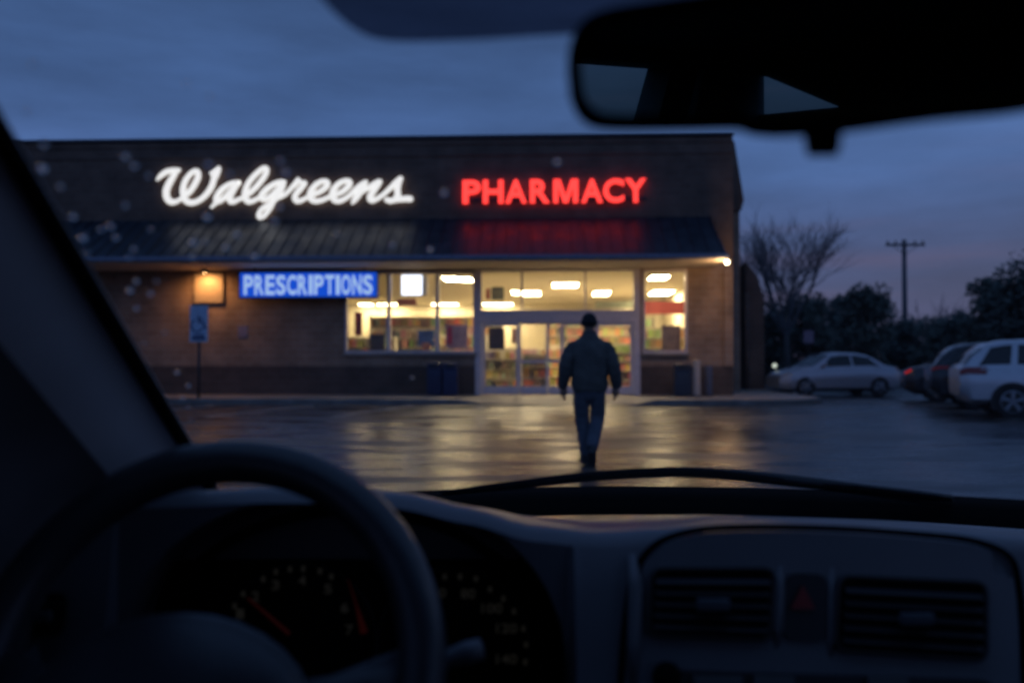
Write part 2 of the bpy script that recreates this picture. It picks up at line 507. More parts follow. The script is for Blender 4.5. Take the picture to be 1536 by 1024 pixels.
# wider wing further back with a sloped mansard side, and a low annex
wp = MB()
yb = 3.0
uA = U(1101, yb); uB = U(1117, yb)
zt, zm, zl = Zp(212, 1100, yb), Zp(300, 1112, yb), Zp(316, 1112, yb)
wp.prism([(URW + .003, yb, zl), (uB - .1, yb, zl), (uB, yb, zm), (uA + .05, yb, zt), (URW + .003, yb, zt)], (0, 6, 0))
wp.build('side_mansard', M['fascia'], bld)
wp = MB(); wp.box(URW + .003, U(1111, yb), yb + .1, yb + 6, 0, zl - .01); wp.build('side_wing', M['brick'], bld)
yb2 = 5.5
wp = MB()
uE = U(1146, yb2)
wp.prism([(U(1111, yb2) + .2, yb2, 0), (uE, yb2, 0), (uE, yb2, Zp(450, 1140, yb2)), (U(1138, yb2), yb2, Zp(418, 1140, yb2)), (U(1122, yb2), yb2, Zp(396, 1120, yb2)), (U(1111, yb2) + .2, yb2, Zp(394, 1120, yb2))], (0, 5, 0))
wp.build('annex', M['brick_dark'], bld)
wp = MB(); wp.tube([(U(1119, yb2), yb2 - .1, .1), (U(1119, yb2), yb2 - .1, Zp(440, 1120, yb2))], .09); wp.build('downpipe', M['brick_dark'], bld, smooth=True)

# ---- windows
def window(h, mull, name='window', tr=None):
    u0, u1, z0, z1 = h
    fr = MB(); fw = .07
    fr.box(u0, u0 + fw, -.03, .12, z0, z1); fr.box(u1 - fw, u1, -.03, .12, z0, z1)
    fr.box(u0 + fw, u1 - fw, -.03, .12, z0, z0 + fw); fr.box(u0 + fw, u1 - fw, -.03, .12, z1 - fw, z1)
    for px in mull:
        u = U(px); fr.box(u - .06, u + .06, -.035, .125, z0 + fw, z1 - fw)
    f = fr.build(name, M['alu'], bld)
    s = MB(); s.box(u0 - .06, u1 + .06, -.14, -.031, z0 - .09, z0 - .002, bevel=.01); s.build('sill', M['concrete'], f)
    edges = [u0 + fw] + [v for px in mull for v in (U(px) - .06, U(px) + .06)] + [u1 - fw]
    for a, b in zip(edges[::2], edges[1::2]):
        p = MB(); p.poly([(a, .04, z0 + fw), (b, .04, z0 + fw), (b, .04, z1 - fw), (a, .04, z1 - fw)]); p.build('pane', M['pane'], f)
    return f
window(W1, (583, 656))
window(W2, ())
# ---- door set
zH0, zH1 = Zp(484), Zp(465)
u0, u1 = DR[0], DR[1]
df = MB()
df.box(u0, u0 + .2, -.05, .14, .15, DR[3]); df.box(u1 - .2, u1, -.05, .14, .15, DR[3])
df.box(u0 + .2, u1 - .2, -.05, .14, zH0, zH1); df.box(u0 + .2, u1 - .2, -.05, .14, DR[3] - .06, DR[3])
for px in (783, 878): df.box(U(px) - .03, U(px) + .03, -.02, .12, zH1, DR[3] - .06)
df.build('door_frame', M['alu'], bld)
e_ = [u0 + .2, U(783) - .03, U(783) + .03, U(878) - .03, U(878) + .03, u1 - .2]
for a, b in zip(e_[::2], e_[1::2]):
    p = MB(); p.poly([(a, .04, zH1), (b, .04, zH1), (b, .04, DR[3] - .06), (a, .04, DR[3] - .06)]); p.build('transom_pane', M['pane'], bld)
def leaf(pa, pb, y, st, rail=None, name='door'):
    a, b = U(pa), U(pb); z0, z1 = .17, zH0 - .003
    d = MB()
    d.box(a, a + st, y, y + .05, z0, z1); d.box(b - st, b, y, y + .05, z0, z1)
    d.box(a + st, b - st, y, y + .05, z0, z0 + .25); d.box(a + st, b - st, y, y + .05, z1 - st, z1)
    if rail: d.box(a + st, b - st, y - .003, y + .053, rail - .05, rail + .05)
    o = d.build(name, M['alu'], bld)
    p = MB(); p.poly([(a + st, y + .025, z0 + .25), (b - st, y + .025, z0 + .25), (b - st, y + .025, z1 - st), (a + st, y + .025, z1 - st)]); p.build('pane', M['pane'], o)
    return o
leaf(723, 779, 0, .1); leaf(779.5, 821, .06, .05, 1.2); leaf(821.5, 842, .06, .05, 1.2); leaf(842.5, 893, .06, .08, 1.2); leaf(893.5, 950, 0, .1)

# ------------------------------------------------------------------ store interior
IU0, IU1, IY1 = -12.5, URW - .35, 17.0
ZC = 4.11
ob = MB(); ob.box(IU0, IU1, .32, IY1, .10, .16); ob.build('store_floor', M['store_floor'], bld)
ob = MB(); ob.box(IU0, IU1, .32, IY1, ZC + .03, ZC + .07); ob.build('store_ceiling', M['store_ceil'], bld)
ob = MB(); ob.box(IU0, IU1, IY1, IY1 + .1, .16, ZC + .02); ob.box(IU0 - .1, IU0, .32, IY1, .16, ZC + .02); ob.box(IU1, IU1 + .03, .32, IY1, .16, ZC + .02); ob.build('store_wall', M['cream'], bld)
M['redband'] = mat('red wall band', (.42, .07, .05), .6)
# ceiling lights
fixtures = [(676, 417, 20, 1.2), (699, 418, 18, 1.2), (848, 426.5, 37, 1.5), (796, 439, 28, 1.9), (773, 438, 9, 1.6), (902, 439, 23, 1.9), (988, 415, 26, 1.2), (992, 438, 30, 1.9),
            (750, 459, 44, .8), (609, 464.5, 36, .6), (682, 463.5, 38, .6), (562, 460, 18, .7), (939, 458.5, 9, .8)]
seen_uy = []
def fixture(u, y, wu, wy, lab):
    r = bempty('ceiling_light', u, y, ZC, label=lab, cat='ceiling light', group='lit panels on the store ceiling')
    a = MB(); a.box(-wu / 2 - .04, wu / 2 + .04, -wy / 2 - .04, wy / 2 + .04, -.03, .028); a.build('housing', M['white'], r)
    a = MB(); a.box(-wu / 2, wu / 2, -wy / 2, wy / 2, -.045, -.031); a.build('diffuser', M['light_panel'], r)
def on_ceiling(px, py):
    o = BMI @ Vector((0, 0, CAMZ)); d = BMI.to_3x3() @ ray(px, py)
    t = (ZC - o.z) / d.z; q = o + d * t
    return q.x, q.y
labs = ['left of two bright ceiling lights at the top of the pane nearest the doors', 'right of two bright ceiling lights at the top of the pane nearest the doors', 'widest bright ceiling light in the middle transom pane', 'bright ceiling light low in the middle transom pane, left of the widest', 'tiny ceiling light at the left end of the middle transom pane',
        'bright ceiling light in the right transom pane', 'upper of two ceiling lights in the window right of the doors', 'lower of two ceiling lights in the window right of the doors',
        'long low ceiling light at the foot of the left transom pane', 'long ceiling light crossing the middle pane of the left window', 'long ceiling light crossing the right pane of the left window',
        'ceiling light just under the right half of the blue sign', 'small low ceiling light at the right end of the transom']
for (px, py, wu, wy), lb in zip(fixtures, labs):
    u, y = on_ceiling(px, py)
    y = min(y, IY1 - .8)
    fixture(u, y, wu / F * (y + 27.4), wy, lb)

PAL = [(.75, .68, .5), (.6, .1, .06), (.7, .3, .08), (.12, .3, .12), (.1, .35, .35), (.08, .15, .45), (.8, .78, .7), (.5, .36, .2), (.75, .6, .2), (.6, .2, .3), (.7, .62, .45), (.85, .8, .62)]
def goods_mesh(boxes):
    bm = bmesh.new(); lay = bm.loops.layers.color.new('Col')
    for (x0, x1, y0, y1, z0, z1, c) in boxes:
        vs = [bm.verts.new((x, y, z)) for x in (x0, x1) for y in (y0, y1) for z in (z0, z1)]
        for f in ((0, 1, 3, 2), (4, 6, 7, 5), (0, 4, 5, 1), (2, 3, 7, 6), (0, 2, 6, 4), (1, 5, 7, 3)):
            fc = bm.faces.new([vs[i] for i in f])
            for l in fc.loops: l[lay] = (*c, 1)
    me = bpy.data.meshes.new('shelf_goods'); bm.to_mesh(me); bm.free(); me.materials.append(M['goods'])
    return me
def gondola(u, y, wd, h, n, lab, z0=.16, pal=None, dense=.9):
    r = bempty('store_shelf', u, y, z0, label=lab, cat='shelf', group='shelves inside the store')
    a = MB(); a.box(-wd / 2, wd / 2, .2, .26, 0, h); a.box(-wd / 2 - .04, -wd / 2 - .001, -.25, .26, 0, h); a.box(wd / 2 + .001, wd / 2 + .04, -.25, .26, 0, h)
    a.build('shelf_frame', M['shelf'], r)
    bx = []
    for i in range(n):
        zz = .08 + (h - .1) * i / n
        b = MB(); b.box(-wd / 2, wd / 2, -.25, .199, zz - .03, zz); b.build('shelf_board', M['shelf'], r)
        x = -wd / 2 + .03; hh = (h - .1) / n - .05
        base = rnd.choice(pal or PAL)
        while x < wd / 2 - .1:
            ww = rnd.uniform(.08, .26)
            if rnd.random() < .35: base = rnd.choice(pal or PAL)
            if x + ww < wd / 2 and rnd.random() < dense:
                c = tuple(min(.9, max(.02, (k * .34 + m_ * .48) * rnd.uniform(.75, 1.2))) for k, m_ in zip(base, (.85, .78, .6)))
                bx.append((x, x + ww - .015, -.22, .1, zz + .002, zz + hh * rnd.uniform(.75, 1), c))
            x += ww
    o = bpy.data.objects.new('shelf_goods', goods_mesh(bx)); COL.objects.link(o)
    o.location = BM @ Vector((u, y, z0)); o.rotation_euler = (0, 0, -TH)
    tag(o, 'packs and bottles filling the ' + lab, 'goods', kind='stuff')
def gat(px, y, *a, **k): gondola(U(px, y), y, *a, **k)
warm = [(.75, .68, .5), (.7, .62, .45), (.85, .8, .62), (.5, .36, .2), (.7, .3, .08), (.6, .1, .06), (.75, .6, .2)]
gat(552, 4.2, 2.0, 1.95, 5, 'tall shelf behind the left pane of the left window')
gat(620, 6.5, 3.2, 2.35, 6, 'tall shelf behind the middle pane of the left window', pal=warm + PAL[3:6])
gat(690, 5.0, 2.0, 2.05, 5, 'tall shelf behind the right pane of the left window')
gat(750, 3.6, 1.5, 1.5, 4, 'shelf behind the left glass of the entrance')
gat(800, 8.0, 2.6, 1.6, 4, 'far shelf seen through the sliding doors', pal=warm)
gat(870, 9.5, 2.6, 1.7, 4, 'far shelf behind the walking person', pal=warm)
gat(925, 4.0, 1.6, 1.7, 5, 'shelf behind the right glass of the entrance', pal=warm + [(.6, .2, .3)])
gat(1000, 5.2, 2.2, 2.3, 6, 'shelf behind the window right of the doors', pal=warm)
gat(802, 2.6, .8, 1.3, 3, 'low display of orange packs inside the sliding doors', pal=[(.8, .25, .1), (.75, .35, .15), (.2, .4, .15), (.7, .6, .2)])
gat(655, 12, 6, 3.1, 7, 'long shelf along the back wall of the store', pal=warm)
gat(900, 13, 5, 3.1, 7, 'long shelf along the back wall behind the doors', pal=warm)

def poster(px0, py0, px1, py1, y, mt, lab, cat='poster', th=.02, name='poster'):
    ua, za = PL(px0, py0, y); ub, zb = PL(px1, py1, y)
    a = MB(); a.box(-(ub - ua) / 2, (ub - ua) / 2, 0, th, 0, za - zb, bevel=min(.006, th / 3))
    o = a.build(name, mt, label=lab, cat=cat); o.location = BM @ Vector(((ua + ub) / 2, y, zb)); o.rotation_euler = (0, 0, -TH)
    return o
def cm(name, c, r=.6): return mat(name, c, r, var=.35, scale=3.5)
poster(555, 501, 577, 525, .5, cm('black screen', (.03, .035, .035)), 'black boxy screen on the sill of the left window', 'screen', .18, 'display_screen')
poster(532, 468, 543, 503, .5, cm('red print', (.5, .06, .04)), 'narrow red poster in the left window', 'poster')
poster(627, 495, 652, 520, .5, cm('blue teal print', (.12, .22, .42)), 'blue and green poster in the middle pane of the left window', 'poster')
poster(633, 514, 645, 525, .42, cm('orange print', (.75, .32, .15)), 'small orange card in front of the blue poster', 'card')
poster(630, 478, 646, 491, .6, cm('orange board', (.75, .4, .12)), 'orange board hanging above the blue poster', 'board')
poster(668, 487, 702, 524, .55, cm('lilac print', (.42, .33, .42)), 'lilac poster in the right pane of the left window', 'poster')
poster(671, 490, 678, 516, .5, cm('crimson print', (.55, .05, .12)), 'crimson strip on the lilac poster', 'poster', .01)
poster(732, 492, 757, 524, .22, cm('brown print', (.09, .06, .04)), 'dark brown poster on the left glass of the entrance', 'poster')
poster(768, 492, 774, 515, .25, cm('dull red print', (.3, .07, .05)), 'narrow dull red strip beside the brown poster', 'poster', .01)
poster(993, 488, 1021, 527, .5, cm('grey brown board', (.30, .23, .17)), 'grey brown board in the window right of the doors', 'board')
poster(967, 452, 1029, 471, 4.6, M['redband'], 'red banner high in the window right of the doors', 'banner', .04, 'banner')
poster(729, 433, 735, 449, .8, cm('hanging red', (.5, .1, .06)), 'small red hanging card in the left transom pane', 'card')
poster(737, 430, 756, 450, 1.0, cm('hanging green', (.35, .42, .25)), 'pale green hanging card in the left transom pane', 'card')
poster(595, 448, 625, 458, 2.5, cm('brown sign', (.4, .14, .1)), 'brown hanging board under the glowing screen', 'board')
poster(893, 452, 950, 462, 3.0, cm('pale teal', (.45, .5, .36)), 'pale green banner in the right transom pane', 'banner')
M['screen'] = emis('glowing screen', (.80, .86, 1), 2.6)
scr = bempty('hanging_screen', U(621, 1.0), 1.0, Zp(443, 621, 1.0), label='bright white screen hanging at the top of the left window', cat='screen')
hw = (U(640, 1.0) - U(601, 1.0)) / 2; hh = Zp(412, 621, 1.0) - Zp(443, 621, 1.0)
a = MB(); a.box(-hw, hw, .03, .12, 0, hh, bevel=.01); a.build('casing', M['white'], scr)
a = MB(); a.box(-hw + .02, hw - .18, .012, .029, .02, hh - .02); a.build('screen_face', M['screen'], scr)
a = MB(); a.tube([(0, .07, hh), (0, .07, ZC - scr.location.z)], .015); a.build('hanger', M['dark_metal'], scr)

# ------------------------------------------------------------------ signs
M['white_glow'] = emis('white lit acrylic', (1, .97, .92), .92, (.6, .6, .6))
M['red_glow'] = emis('red lit acrylic', (1, .046, .038), 2.0, (.3, .02, .02))
M['letter_side'] = mat('letter return', (.05, .05, .05), .5)
def crv(pts, n=6):
    """Catmull-Rom"""
    out = []
    P_ = [pts[0]] + list(pts) + [pts[-1]]
    for i in range(1, len(P_) - 2):
        for k in range(n):
            t = k / n
            q = []
            for c in range(len(pts[0])):
                a, b, cc, d = P_[i - 1][c], P_[i][c], P_[i + 1][c], P_[i + 2][c]
                q.append(.5 * ((2 * b) + (-a + cc) * t + (2 * a - 5 * b + 4 * cc - d) * t * t + (-a + 3 * b - 3 * cc + d) * t ** 3))
            out.append(tuple(q))
    out.append(tuple(pts[-1]))
    return out
def z1(l): return [(225 + x / 11.375, 240 + y / 11.375, r) for x, y, r in l]
def z2(l): return [(330 + x / 10.24, 240 + y / 10.24, r) for x, y, r in l]
def z3(l): return [(430 + x / 11.375, 240 + y / 11.375, r) for x, y, r in l]
def z4(l): return [(510 + x / 11.375, 240 + y / 11.375, r) for x, y, r in l]
strokes = [
    z1([(125, 335, 2.5), (190, 265, 4.5), (280, 205, 5), (390, 180, 4.6), (490, 175, 3.8)]),
    z1([(480, 170, 3), (420, 250, 5), (345, 370, 6), (285, 500, 6.3), (280, 610, 6.2), (320, 690, 5.8), (390, 720, 5.2), (470, 700, 4), (560, 640, 3.6), (660, 560, 5), (750, 440, 5.4), (815, 310, 5.4), (820, 220, 5), (775, 190, 4.6), (700, 230, 4.6), (620, 330, 5), (575, 440, 5.4), (565, 560, 5.6), (600, 680, 5.6), (690, 730, 5.2), (800, 710, 4.8), (920, 630, 5), (1020, 510, 5.4), (1075, 390, 5.4), (1095, 280, 5), (1095, 210, 5)]),
    z1([(1050, 230, 3.6), (1110, 190, 4.4), (1180, 130, 2.8), (1170, 190, 4), (1120, 300, 4.5)]),
    z2([(290, 350, 4), (180, 360, 4.2), (60, 430, 5), (-20, 520, 5.5), (-60, 610, 5), (-20, 640, 4.6), (60, 590, 4.5), (160, 480, 4.5), (290, 350, 4)]),
    z2([(-130, 730, 2.4), (-90, 690, 3.4), (-50, 650, 4)]),
    z2([(290, 355, 3.8), (220, 440, 5), (165, 540, 5.5), (150, 620, 5.4), (200, 645, 4.6), (290, 605, 3.8), (390, 560, 3.8), (500, 470, 4.6), (610, 350, 5), (700, 220, 5), (715, 140, 4.6), (660, 130, 4.4), (550, 220, 4.8), (440, 350, 5), (390, 480, 5.4), (385, 580, 5.4), (440, 640, 5), (530, 620, 4), (610, 570, 3.6)]),
    z2([(975, 335, 4), (880, 350, 4.4), (770, 410, 5), (680, 490, 5.6), (630, 570, 5.2), (680, 610, 4.6), (780, 560, 4.8), (890, 450, 4.8), (975, 340, 4)]),
    z2([(985, 340, 4), (950, 440, 5), (870, 560, 5.8), (800, 680, 5.2), (740, 780, 4.6), (670, 865, 4.2), (605, 885, 3.8), (595, 830, 3.8), (650, 750, 4), (750, 680, 4), (870, 600, 4), (1000, 530, 3.8), (1100, 430, 4), (1180, 330, 4)]),
    z3([(190, 335, 3.6), (250, 390, 3.6), (320, 390, 3.6), (250, 480, 5), (170, 570, 5), (140, 650, 5), (180, 705, 4.6), (260, 690, 4), (350, 640, 3.6), (470, 590, 4), (590, 530, 4.6), (690, 440, 5), (690, 380, 4.6), (620, 365, 4.4), (520, 410, 4.8), (430, 510, 5.4), (400, 600, 5.4), (430, 680, 5), (520, 705, 4.6), (640, 675, 4), (730, 630, 3.8), (850, 590, 4), (970, 530, 4.6), (1070, 430, 5), (1070, 370, 4.6), (1000, 360, 4.4), (900, 400, 4.8), (810, 500, 5.4), (780, 600, 5.4), (810, 680, 5), (890, 705, 4.6), (990, 665, 4.2), (1080, 600, 4), (1180, 500, 4.2), (1280, 420, 4.4), (1350, 380, 4)]),
    z3([(150, 430, 4.5), (200, 340, 3.8)]),
    z4([(440, 375, 3.6), (380, 480, 5.5), (310, 590, 6), (250, 680, 5), (210, 735, 2.6)]),
    z4([(250, 660, 4), (360, 550, 4.4), (480, 480, 4.4), (600, 400, 4.4), (685, 365, 4), (640, 440, 4.6), (560, 550, 5.4), (510, 640, 5.4), (540, 690, 5), (620, 670, 4.2), (740, 590, 4), (860, 480, 4.4), (950, 390, 4.8), (1030, 320, 4.6)]),
    z4([(1035, 320, 4.4), (1000, 400, 5), (980, 500, 5.4), (985, 600, 5.4), (940, 670, 5), (860, 700, 4.8), (800, 680, 4.6)]),
    z4([(900, 690, 4.4), (1050, 670, 5), (1200, 665, 5.2), (1190, 690, 3.4)]),
]
def seg_local(px, py, y=-.16):
    u, z = PL(px, py, y); return Vector((u, y, z))
su, sz = PL(425, 290, -.16)
sgn = bempty('script_sign', su, -.16, sz, label='glowing white cursive shop name on the dark parapet', cat='sign')
a = MB()
for i, st in enumerate(strokes):
    pp = crv(st, 5)
    off = .004 * (i % 5)
    pts = [seg_local(x, y) - Vector((su, -.16, sz)) + Vector((0, -off, 0)) for x, y, r in pp]
    a.tube(pts, [max(.035, r * .0182) for x, y, r in pp], 12, flat=(Vector((0, 1, 0)), .45))
    for e_ in (0, -1):
        a.ball(pts[e_], (pp[e_][2] * .0182, pp[e_][2] * .0182 * .45, pp[e_][2] * .0182))
a.build('lettering', M['white_glow'], sgn, smooth=True)
a = MB()
for x in (-3.4, -1.8, 0, 1.8, 3.2): a.box(x - .03, x + .03, .0, .11, -.06, .06)
a.build('mounting_bracket', M['dark_metal'], sgn)

font = None
def letter_mesh(ch, wd, ht, depth, off=.0, spacing=0):
    cu = bpy.data.curves.new('t', 'FONT'); cu.body = ch; cu.size = 1; cu.extrude = .02; cu.offset = off; cu.resolution_u = 6
    o = bpy.data.objects.new('t', cu); COL.objects.link(o)
    bpy.context.view_layer.update()
    dg = bpy.context.evaluated_depsgraph_get()
    me = bpy.data.meshes.new_from_object(o.evaluated_get(dg))
    bpy.data.objects.remove(o); bpy.data.curves.remove(cu)
    xs = [v.co.x for v in me.vertices]; ys = [v.co.y for v in me.vertices]
    x0, x1, y0, y1 = min(xs), max(xs), min(ys), max(ys)
    for v in me.vertices:
        x = ((v.co.x - x0) / (x1 - x0) - .5) * wd; z = ((v.co.y - y0) / (y1 - y0)) * ht; y = -v.co.z / .02 * depth / 2
        v.co = (x, y, z)
    return me
def put_letter(me, x, z, y, mt, parent):
    me.materials.clear(); me.materials.append(mt)
    o = bpy.data.objects.new('letter', me); COL.objects.link(o); o.parent = parent; o.location = (x, y, z)
    return o
# PHARMACY: pixel boxes of each letter
pb = [('P', 694, 721), ('H', 724.5, 755), ('A', 758, 790), ('R', 795, 824.5), ('M', 830, 867), ('A', 872, 904), ('C', 905, 936), ('Y', 938, 969)]
pu, pz = PL(831, 305, -.14)
ps = bempty('pharmacy_sign', pu, -.14, pz, label='glowing red PHARMACY channel letters on the dark parapet', cat='sign')
for i, (ch, x0, x1) in enumerate(pb):
    yb_ = 305.5 - (i / 7) * 2.0; yt_ = 270.5 - (i / 7) * 2.6
    ua, za = PL(x0, yb_, -.14); ub, zb_ = PL(x1, yt_, -.14)
    if ch == 'M':
        W_, H_ = ub - ua, zb_ - za; t_ = .17 * W_ * 1.15
        mb = MB(); mb.prism([(x * W_, -.05, z * H_) for x, z in ((-.5, 0), (-.30, 0), (-.30, .66), (-.10, 0), (.10, 0), (.30, .66), (.30, 0), (.5, 0), (.5, 1), (.22, 1), (0, .30), (-.22, 1), (-.5, 1))], (0, .1, 0))
        tmp_ = mb.build('letter', M['red_glow']); me = tmp_.data; bpy.data.objects.remove(tmp_)
    else:
        me = letter_mesh(ch, ub - ua, zb_ - za, .1, .028)
    put_letter(me, (ua + ub) / 2 - pu, za - pz, 0, M['red_glow'], ps)
a = MB(); a.box(PL(694, 300, -.14)[0] - pu, PL(969, 300, -.14)[0] - pu, .05, .086, .1, .2); a.build('raceway', M['dark_metal'], ps)

# PRESCRIPTIONS light box
M['blue_glow'] = emis('blue lit acrylic', (.006, .075, .62), 1.0, (.01, .05, .3))
M['pale_glow'] = emis('pale lit acrylic', (.42, .62, 1), .85, (.5, .5, .6))
yS = -.75
ua, zt_ = PL(358, 407, yS); ub, zb_ = PL(567, 447, yS)
zt_ = min(zt_, Z_SOF - .02)
bs = bempty('prescriptions_sign', (ua + ub) / 2, yS, zb_, label='glowing blue light box sign reading PRESCRIPTIONS under the awning', cat='sign')
hw = (ub - ua) / 2; hh = zt_ - zb_
a = MB(); a.box(-hw, hw, 0, .25, 0, hh, bevel=.015); a.build('cabinet', mat('navy cabinet', (.02, .05, .18), .4), bs)
a = MB(); a.box(-hw + .05, hw - .05, -.012, -.001, .05, hh - .05); a.build('lit_face', M['blue_glow'], bs)
a = MB(); a.box(-hw * .8, -hw * .8 + .05, .1, .15, hh, hh + .3); a.box(hw * .8 - .05, hw * .8, .1, .15, hh, hh + .3); a.build('hanger', M['dark_metal'], bs)
word = 'PRESCRIPTIONS'
wid = {'I': .42}
tot = sum(wid.get(c, 1) for c in word) + .16 * (len(word) - 1)
lx0, lx1 = PL(366, 430, yS)[0] - (ua + ub) / 2, PL(559, 430, yS)[0] - (ua + ub) / 2
unit = (lx1 - lx0) / tot; x = lx0
for c in word:
    wdt = wid.get(c, 1) * unit
    me = letter_mesh(c, wdt, Zp(412.5, 470, yS) - Zp(442, 470, yS), .012, .026)
    put_letter(me, x + wdt / 2, Zp(442, 470, yS) - zb_, -.02, M['pale_glow'], bs)
    x += wdt + .16 * unit

# wall panel under a small soffit lamp
ua, zt_ = PL(291, 409, -.1); ub, zb_ = PL(334, 454, -.1)
M['panelboard'] = mat('cream panel', (.46, .36, .25), .6, var=.1)
wl = bempty('wall_panel', (ua + ub) / 2, -.03, zb_, label='square cream panel on the brick wall lit by a lamp above it', cat='panel')
a = MB(); a.box(-(ub - ua) / 2, (ub - ua) / 2, -.06, .02, 0, zt_ - zb_, bevel=.01); a.build('board', M['panelboard'], wl)
a = MB(); q = (ub - ua) / 2; a.box(-q - .02, q + .02, -.02, .024, -.03, -.001); a.build('trim', M['dark_metal'], wl)
uc = (ua + ub) / 2
sl = bempty('soffit_lamp', uc, -.42, Z_SOF - .02, label='small warm lamp under the soffit above the cream panel', cat='lamp')
a = MB(); a.lathe([(.04, .02), (.09, .0), (.10, -.10), (.085, -.10), (.06, -.03)], 20); a.build('lamp_housing', M['black'], sl, smooth=50)
M['warm_bulb'] = emis('warm bulb', (1, .62, .25), 30)
a = MB(); a.ball((0, 0, -.06), .045); a.build('bulb', M['warm_bulb'], sl, smooth=True)
ld = bpy.data.lights.new('soffit_lamp_light', 'SPOT'); ld.energy = 85; ld.color = (1, .47, .16); ld.shadow_soft_size = .08; ld.spot_size = R(165); ld.spot_blend = .8
lo = bpy.data.objects.new('soffit_lamp_light', ld); COL.objects.link(lo); lo.location = BM @ Vector((uc, -.55, Z_SOF - .16)); lo.rotation_euler = (R(22), 0, -TH)
# eave lamp at the right end
yE = -AO - .16
eu, ez = PL(1090.5, 393, yE)
el = bempty('eave_lamp', eu, yE, ez, label='small round bright lamp under the right end of the awning', cat='lamp')
a = MB(); a.ball((0, 0, 0), .065); a.build('bulb', emis('eave bulb', (1, .80, .5), 14), el, smooth=True)
a = MB(); a.tube([(0, .05, .02), (0, .14, .04)], .035); a.build('socket', M['dark_metal'], el, smooth=True)
ld = bpy.data.lights.new('eave_lamp_light', 'POINT'); ld.energy = 70; ld.color = (1, .60, .28); ld.shadow_soft_size = .1
lo = bpy.data.objects.new('eave_lamp_light', ld); COL.objects.link(lo); lo.location = BM @ Vector((eu, yE + .1, ez - .16))

# ------------------------------------------------------------------ pavement furniture
def bin_thing(px, py_top, py_bot, wpx, y, lab, col):
    u, zt = PL(px, py_top, y); wd = (U(px + wpx / 2, y) - U(px - wpx / 2, y))
    r = bempty('litter_bin', u, y, .151, label=lab, cat='litter bin', group='litter bins on the sidewalk')
    h = zt - .151
    m = mat('bin plastic ' + lab[:6], col, .4, var=.2)
    a = MB(); a.box(-wd / 2 + .02, wd / 2 - .02, -wd / 2 + .02, wd / 2 - .02, 0.02, h * .76, bevel=.03)
    for k in range(5): xx = -wd / 2 + wd * (k + .5) / 5; a.box(xx - .02, xx + .02, -wd / 2, -wd / 2 + .03, .06, h * .7)
    a.build('bin_body', m, r, smooth=40)
    a = MB(); a.box(-wd / 2, wd / 2, -wd / 2, wd / 2, h * .765, h * .83, bevel=.02); a.box(-wd / 2 + .02, wd / 2 - .02, -wd / 2 + .03, wd / 2 - .03, h * .84, h * .985, bevel=.05); a.build('bin_lid', m, r, smooth=40)
    a = MB(); a.box(-wd / 4, wd / 4, -wd / 2 + .015, -wd / 2 + .029, h * .86, h * .95); a.build('opening', M['black'], r)
bin_thing(652.5, 543, 595, 23, -.75, 'dark blue litter bin under the left window, left of a pair', (.012, .02, .075))
bin_thing(676.5, 543.5, 595, 23, -.74, 'dark blue litter bin nearest the entrance, right of a pair', (.015, .025, .09))
bin_thing(1023, 545, 600, 27, -1.0, 'dark grey blue litter bin beside the pale post', (.03, .04, .065))
u, zt = PL(1045, 540, -1.25)
r = bempty('bollard', u, -1.25, .151, label='pale round post beside the litter bin right of the doors', cat='bollard')
a = MB(); a.lathe([(.11, 0), (.11, zt - .22), (.1, zt - .17), (.06, zt - .151)], 20); a.build('post', mat('pale post paint', (.5, .42, .36), .5), r, smooth=50)
a = MB(); a.lathe([(.16, 0), (.16, .03), (.12, .05)], 20); a.build('foot', M['dark_metal'], r, smooth=50)
u2, zt2 = PL(1062, 548, -.8)
r = bempty('bollard', u2, -.8, .151, label='dark short post against the dark base wall at the right', cat='bollard')
a = MB(); a.lathe([(.13, 0), (.13, zt2 - .2), (.1, zt2 - .151)], 20); a.build('post', mat('dark post paint', (.08, .09, .13), .5), r, smooth=50)
a = MB(); a.lathe([(.17, 0), (.17, .03), (.14, .05)], 20); a.build('foot', M['dark_metal'], r, smooth=50)

# small notice
poster(357, 488, 371, 506, -.02, cm('pale notice', (.26, .24, .34)), 'small pale notice on the brick wall under the blue sign', 'notice', .015, 'notice')

# accessible parking sign
yS2 = -2.7
u, zt = PL(298.5, 458, yS2); _, zb_ = PL(298.5, 513, yS2)
wd = U(312.5, yS2) - U(285, yS2)
r = bempty('parking_sign', u, yS2, .151, label='blue and white wheelchair parking sign on a thin post by the kerb', cat='sign')
a = MB(); a.tube([(0, .03, 0), (0, .03, zb_ - .12)], .045); a.build('post', M['dark_metal'], r, smooth=True)
a = MB(); a.box(-wd / 2, wd / 2, -.008, .008, zb_ - .151, zt - .151, bevel=.003); pl = a.build('sign_plate', mat('pale blue sign plate', (.42, .55, .72), .4), r)
H = zt - zb_; zc = (zt + zb_) / 2 - .151
MI = mat('navy symbol', (.03, .06, .16), .4)
a = MB()
s_ = H * .27
def sp_(pts, rr): a.tube([(x * s_, -.014, zc + .02 + z * s_) for x, z in pts], rr * s_, 8, flat=(Vector((0, 1, 0)), .12))
sp_([(.0, 1.0), (-.02, .98)], .17)
sp_([(-.02, .7), (.02, .1), (.42, .08), (.62, -.5), (.82, -.45)], .11)
sp_([(.0, .4), (.4, .4)], .08)
sp_([(-.16 + .62 * math.cos(t), -.25 + .62 * math.sin(t)) for t in [R(110 + 22 * i) for i in range(11)]], .08)
a.box(-wd * .36, wd * .36, -.013, -.0085, zc - H * .44, zc - H * .36); a.box(-wd * .30, wd * .30, -.013, -.0085, zc - H * .34, zc - H * .29)
a.build('symbol', MI, r)
a = MB()
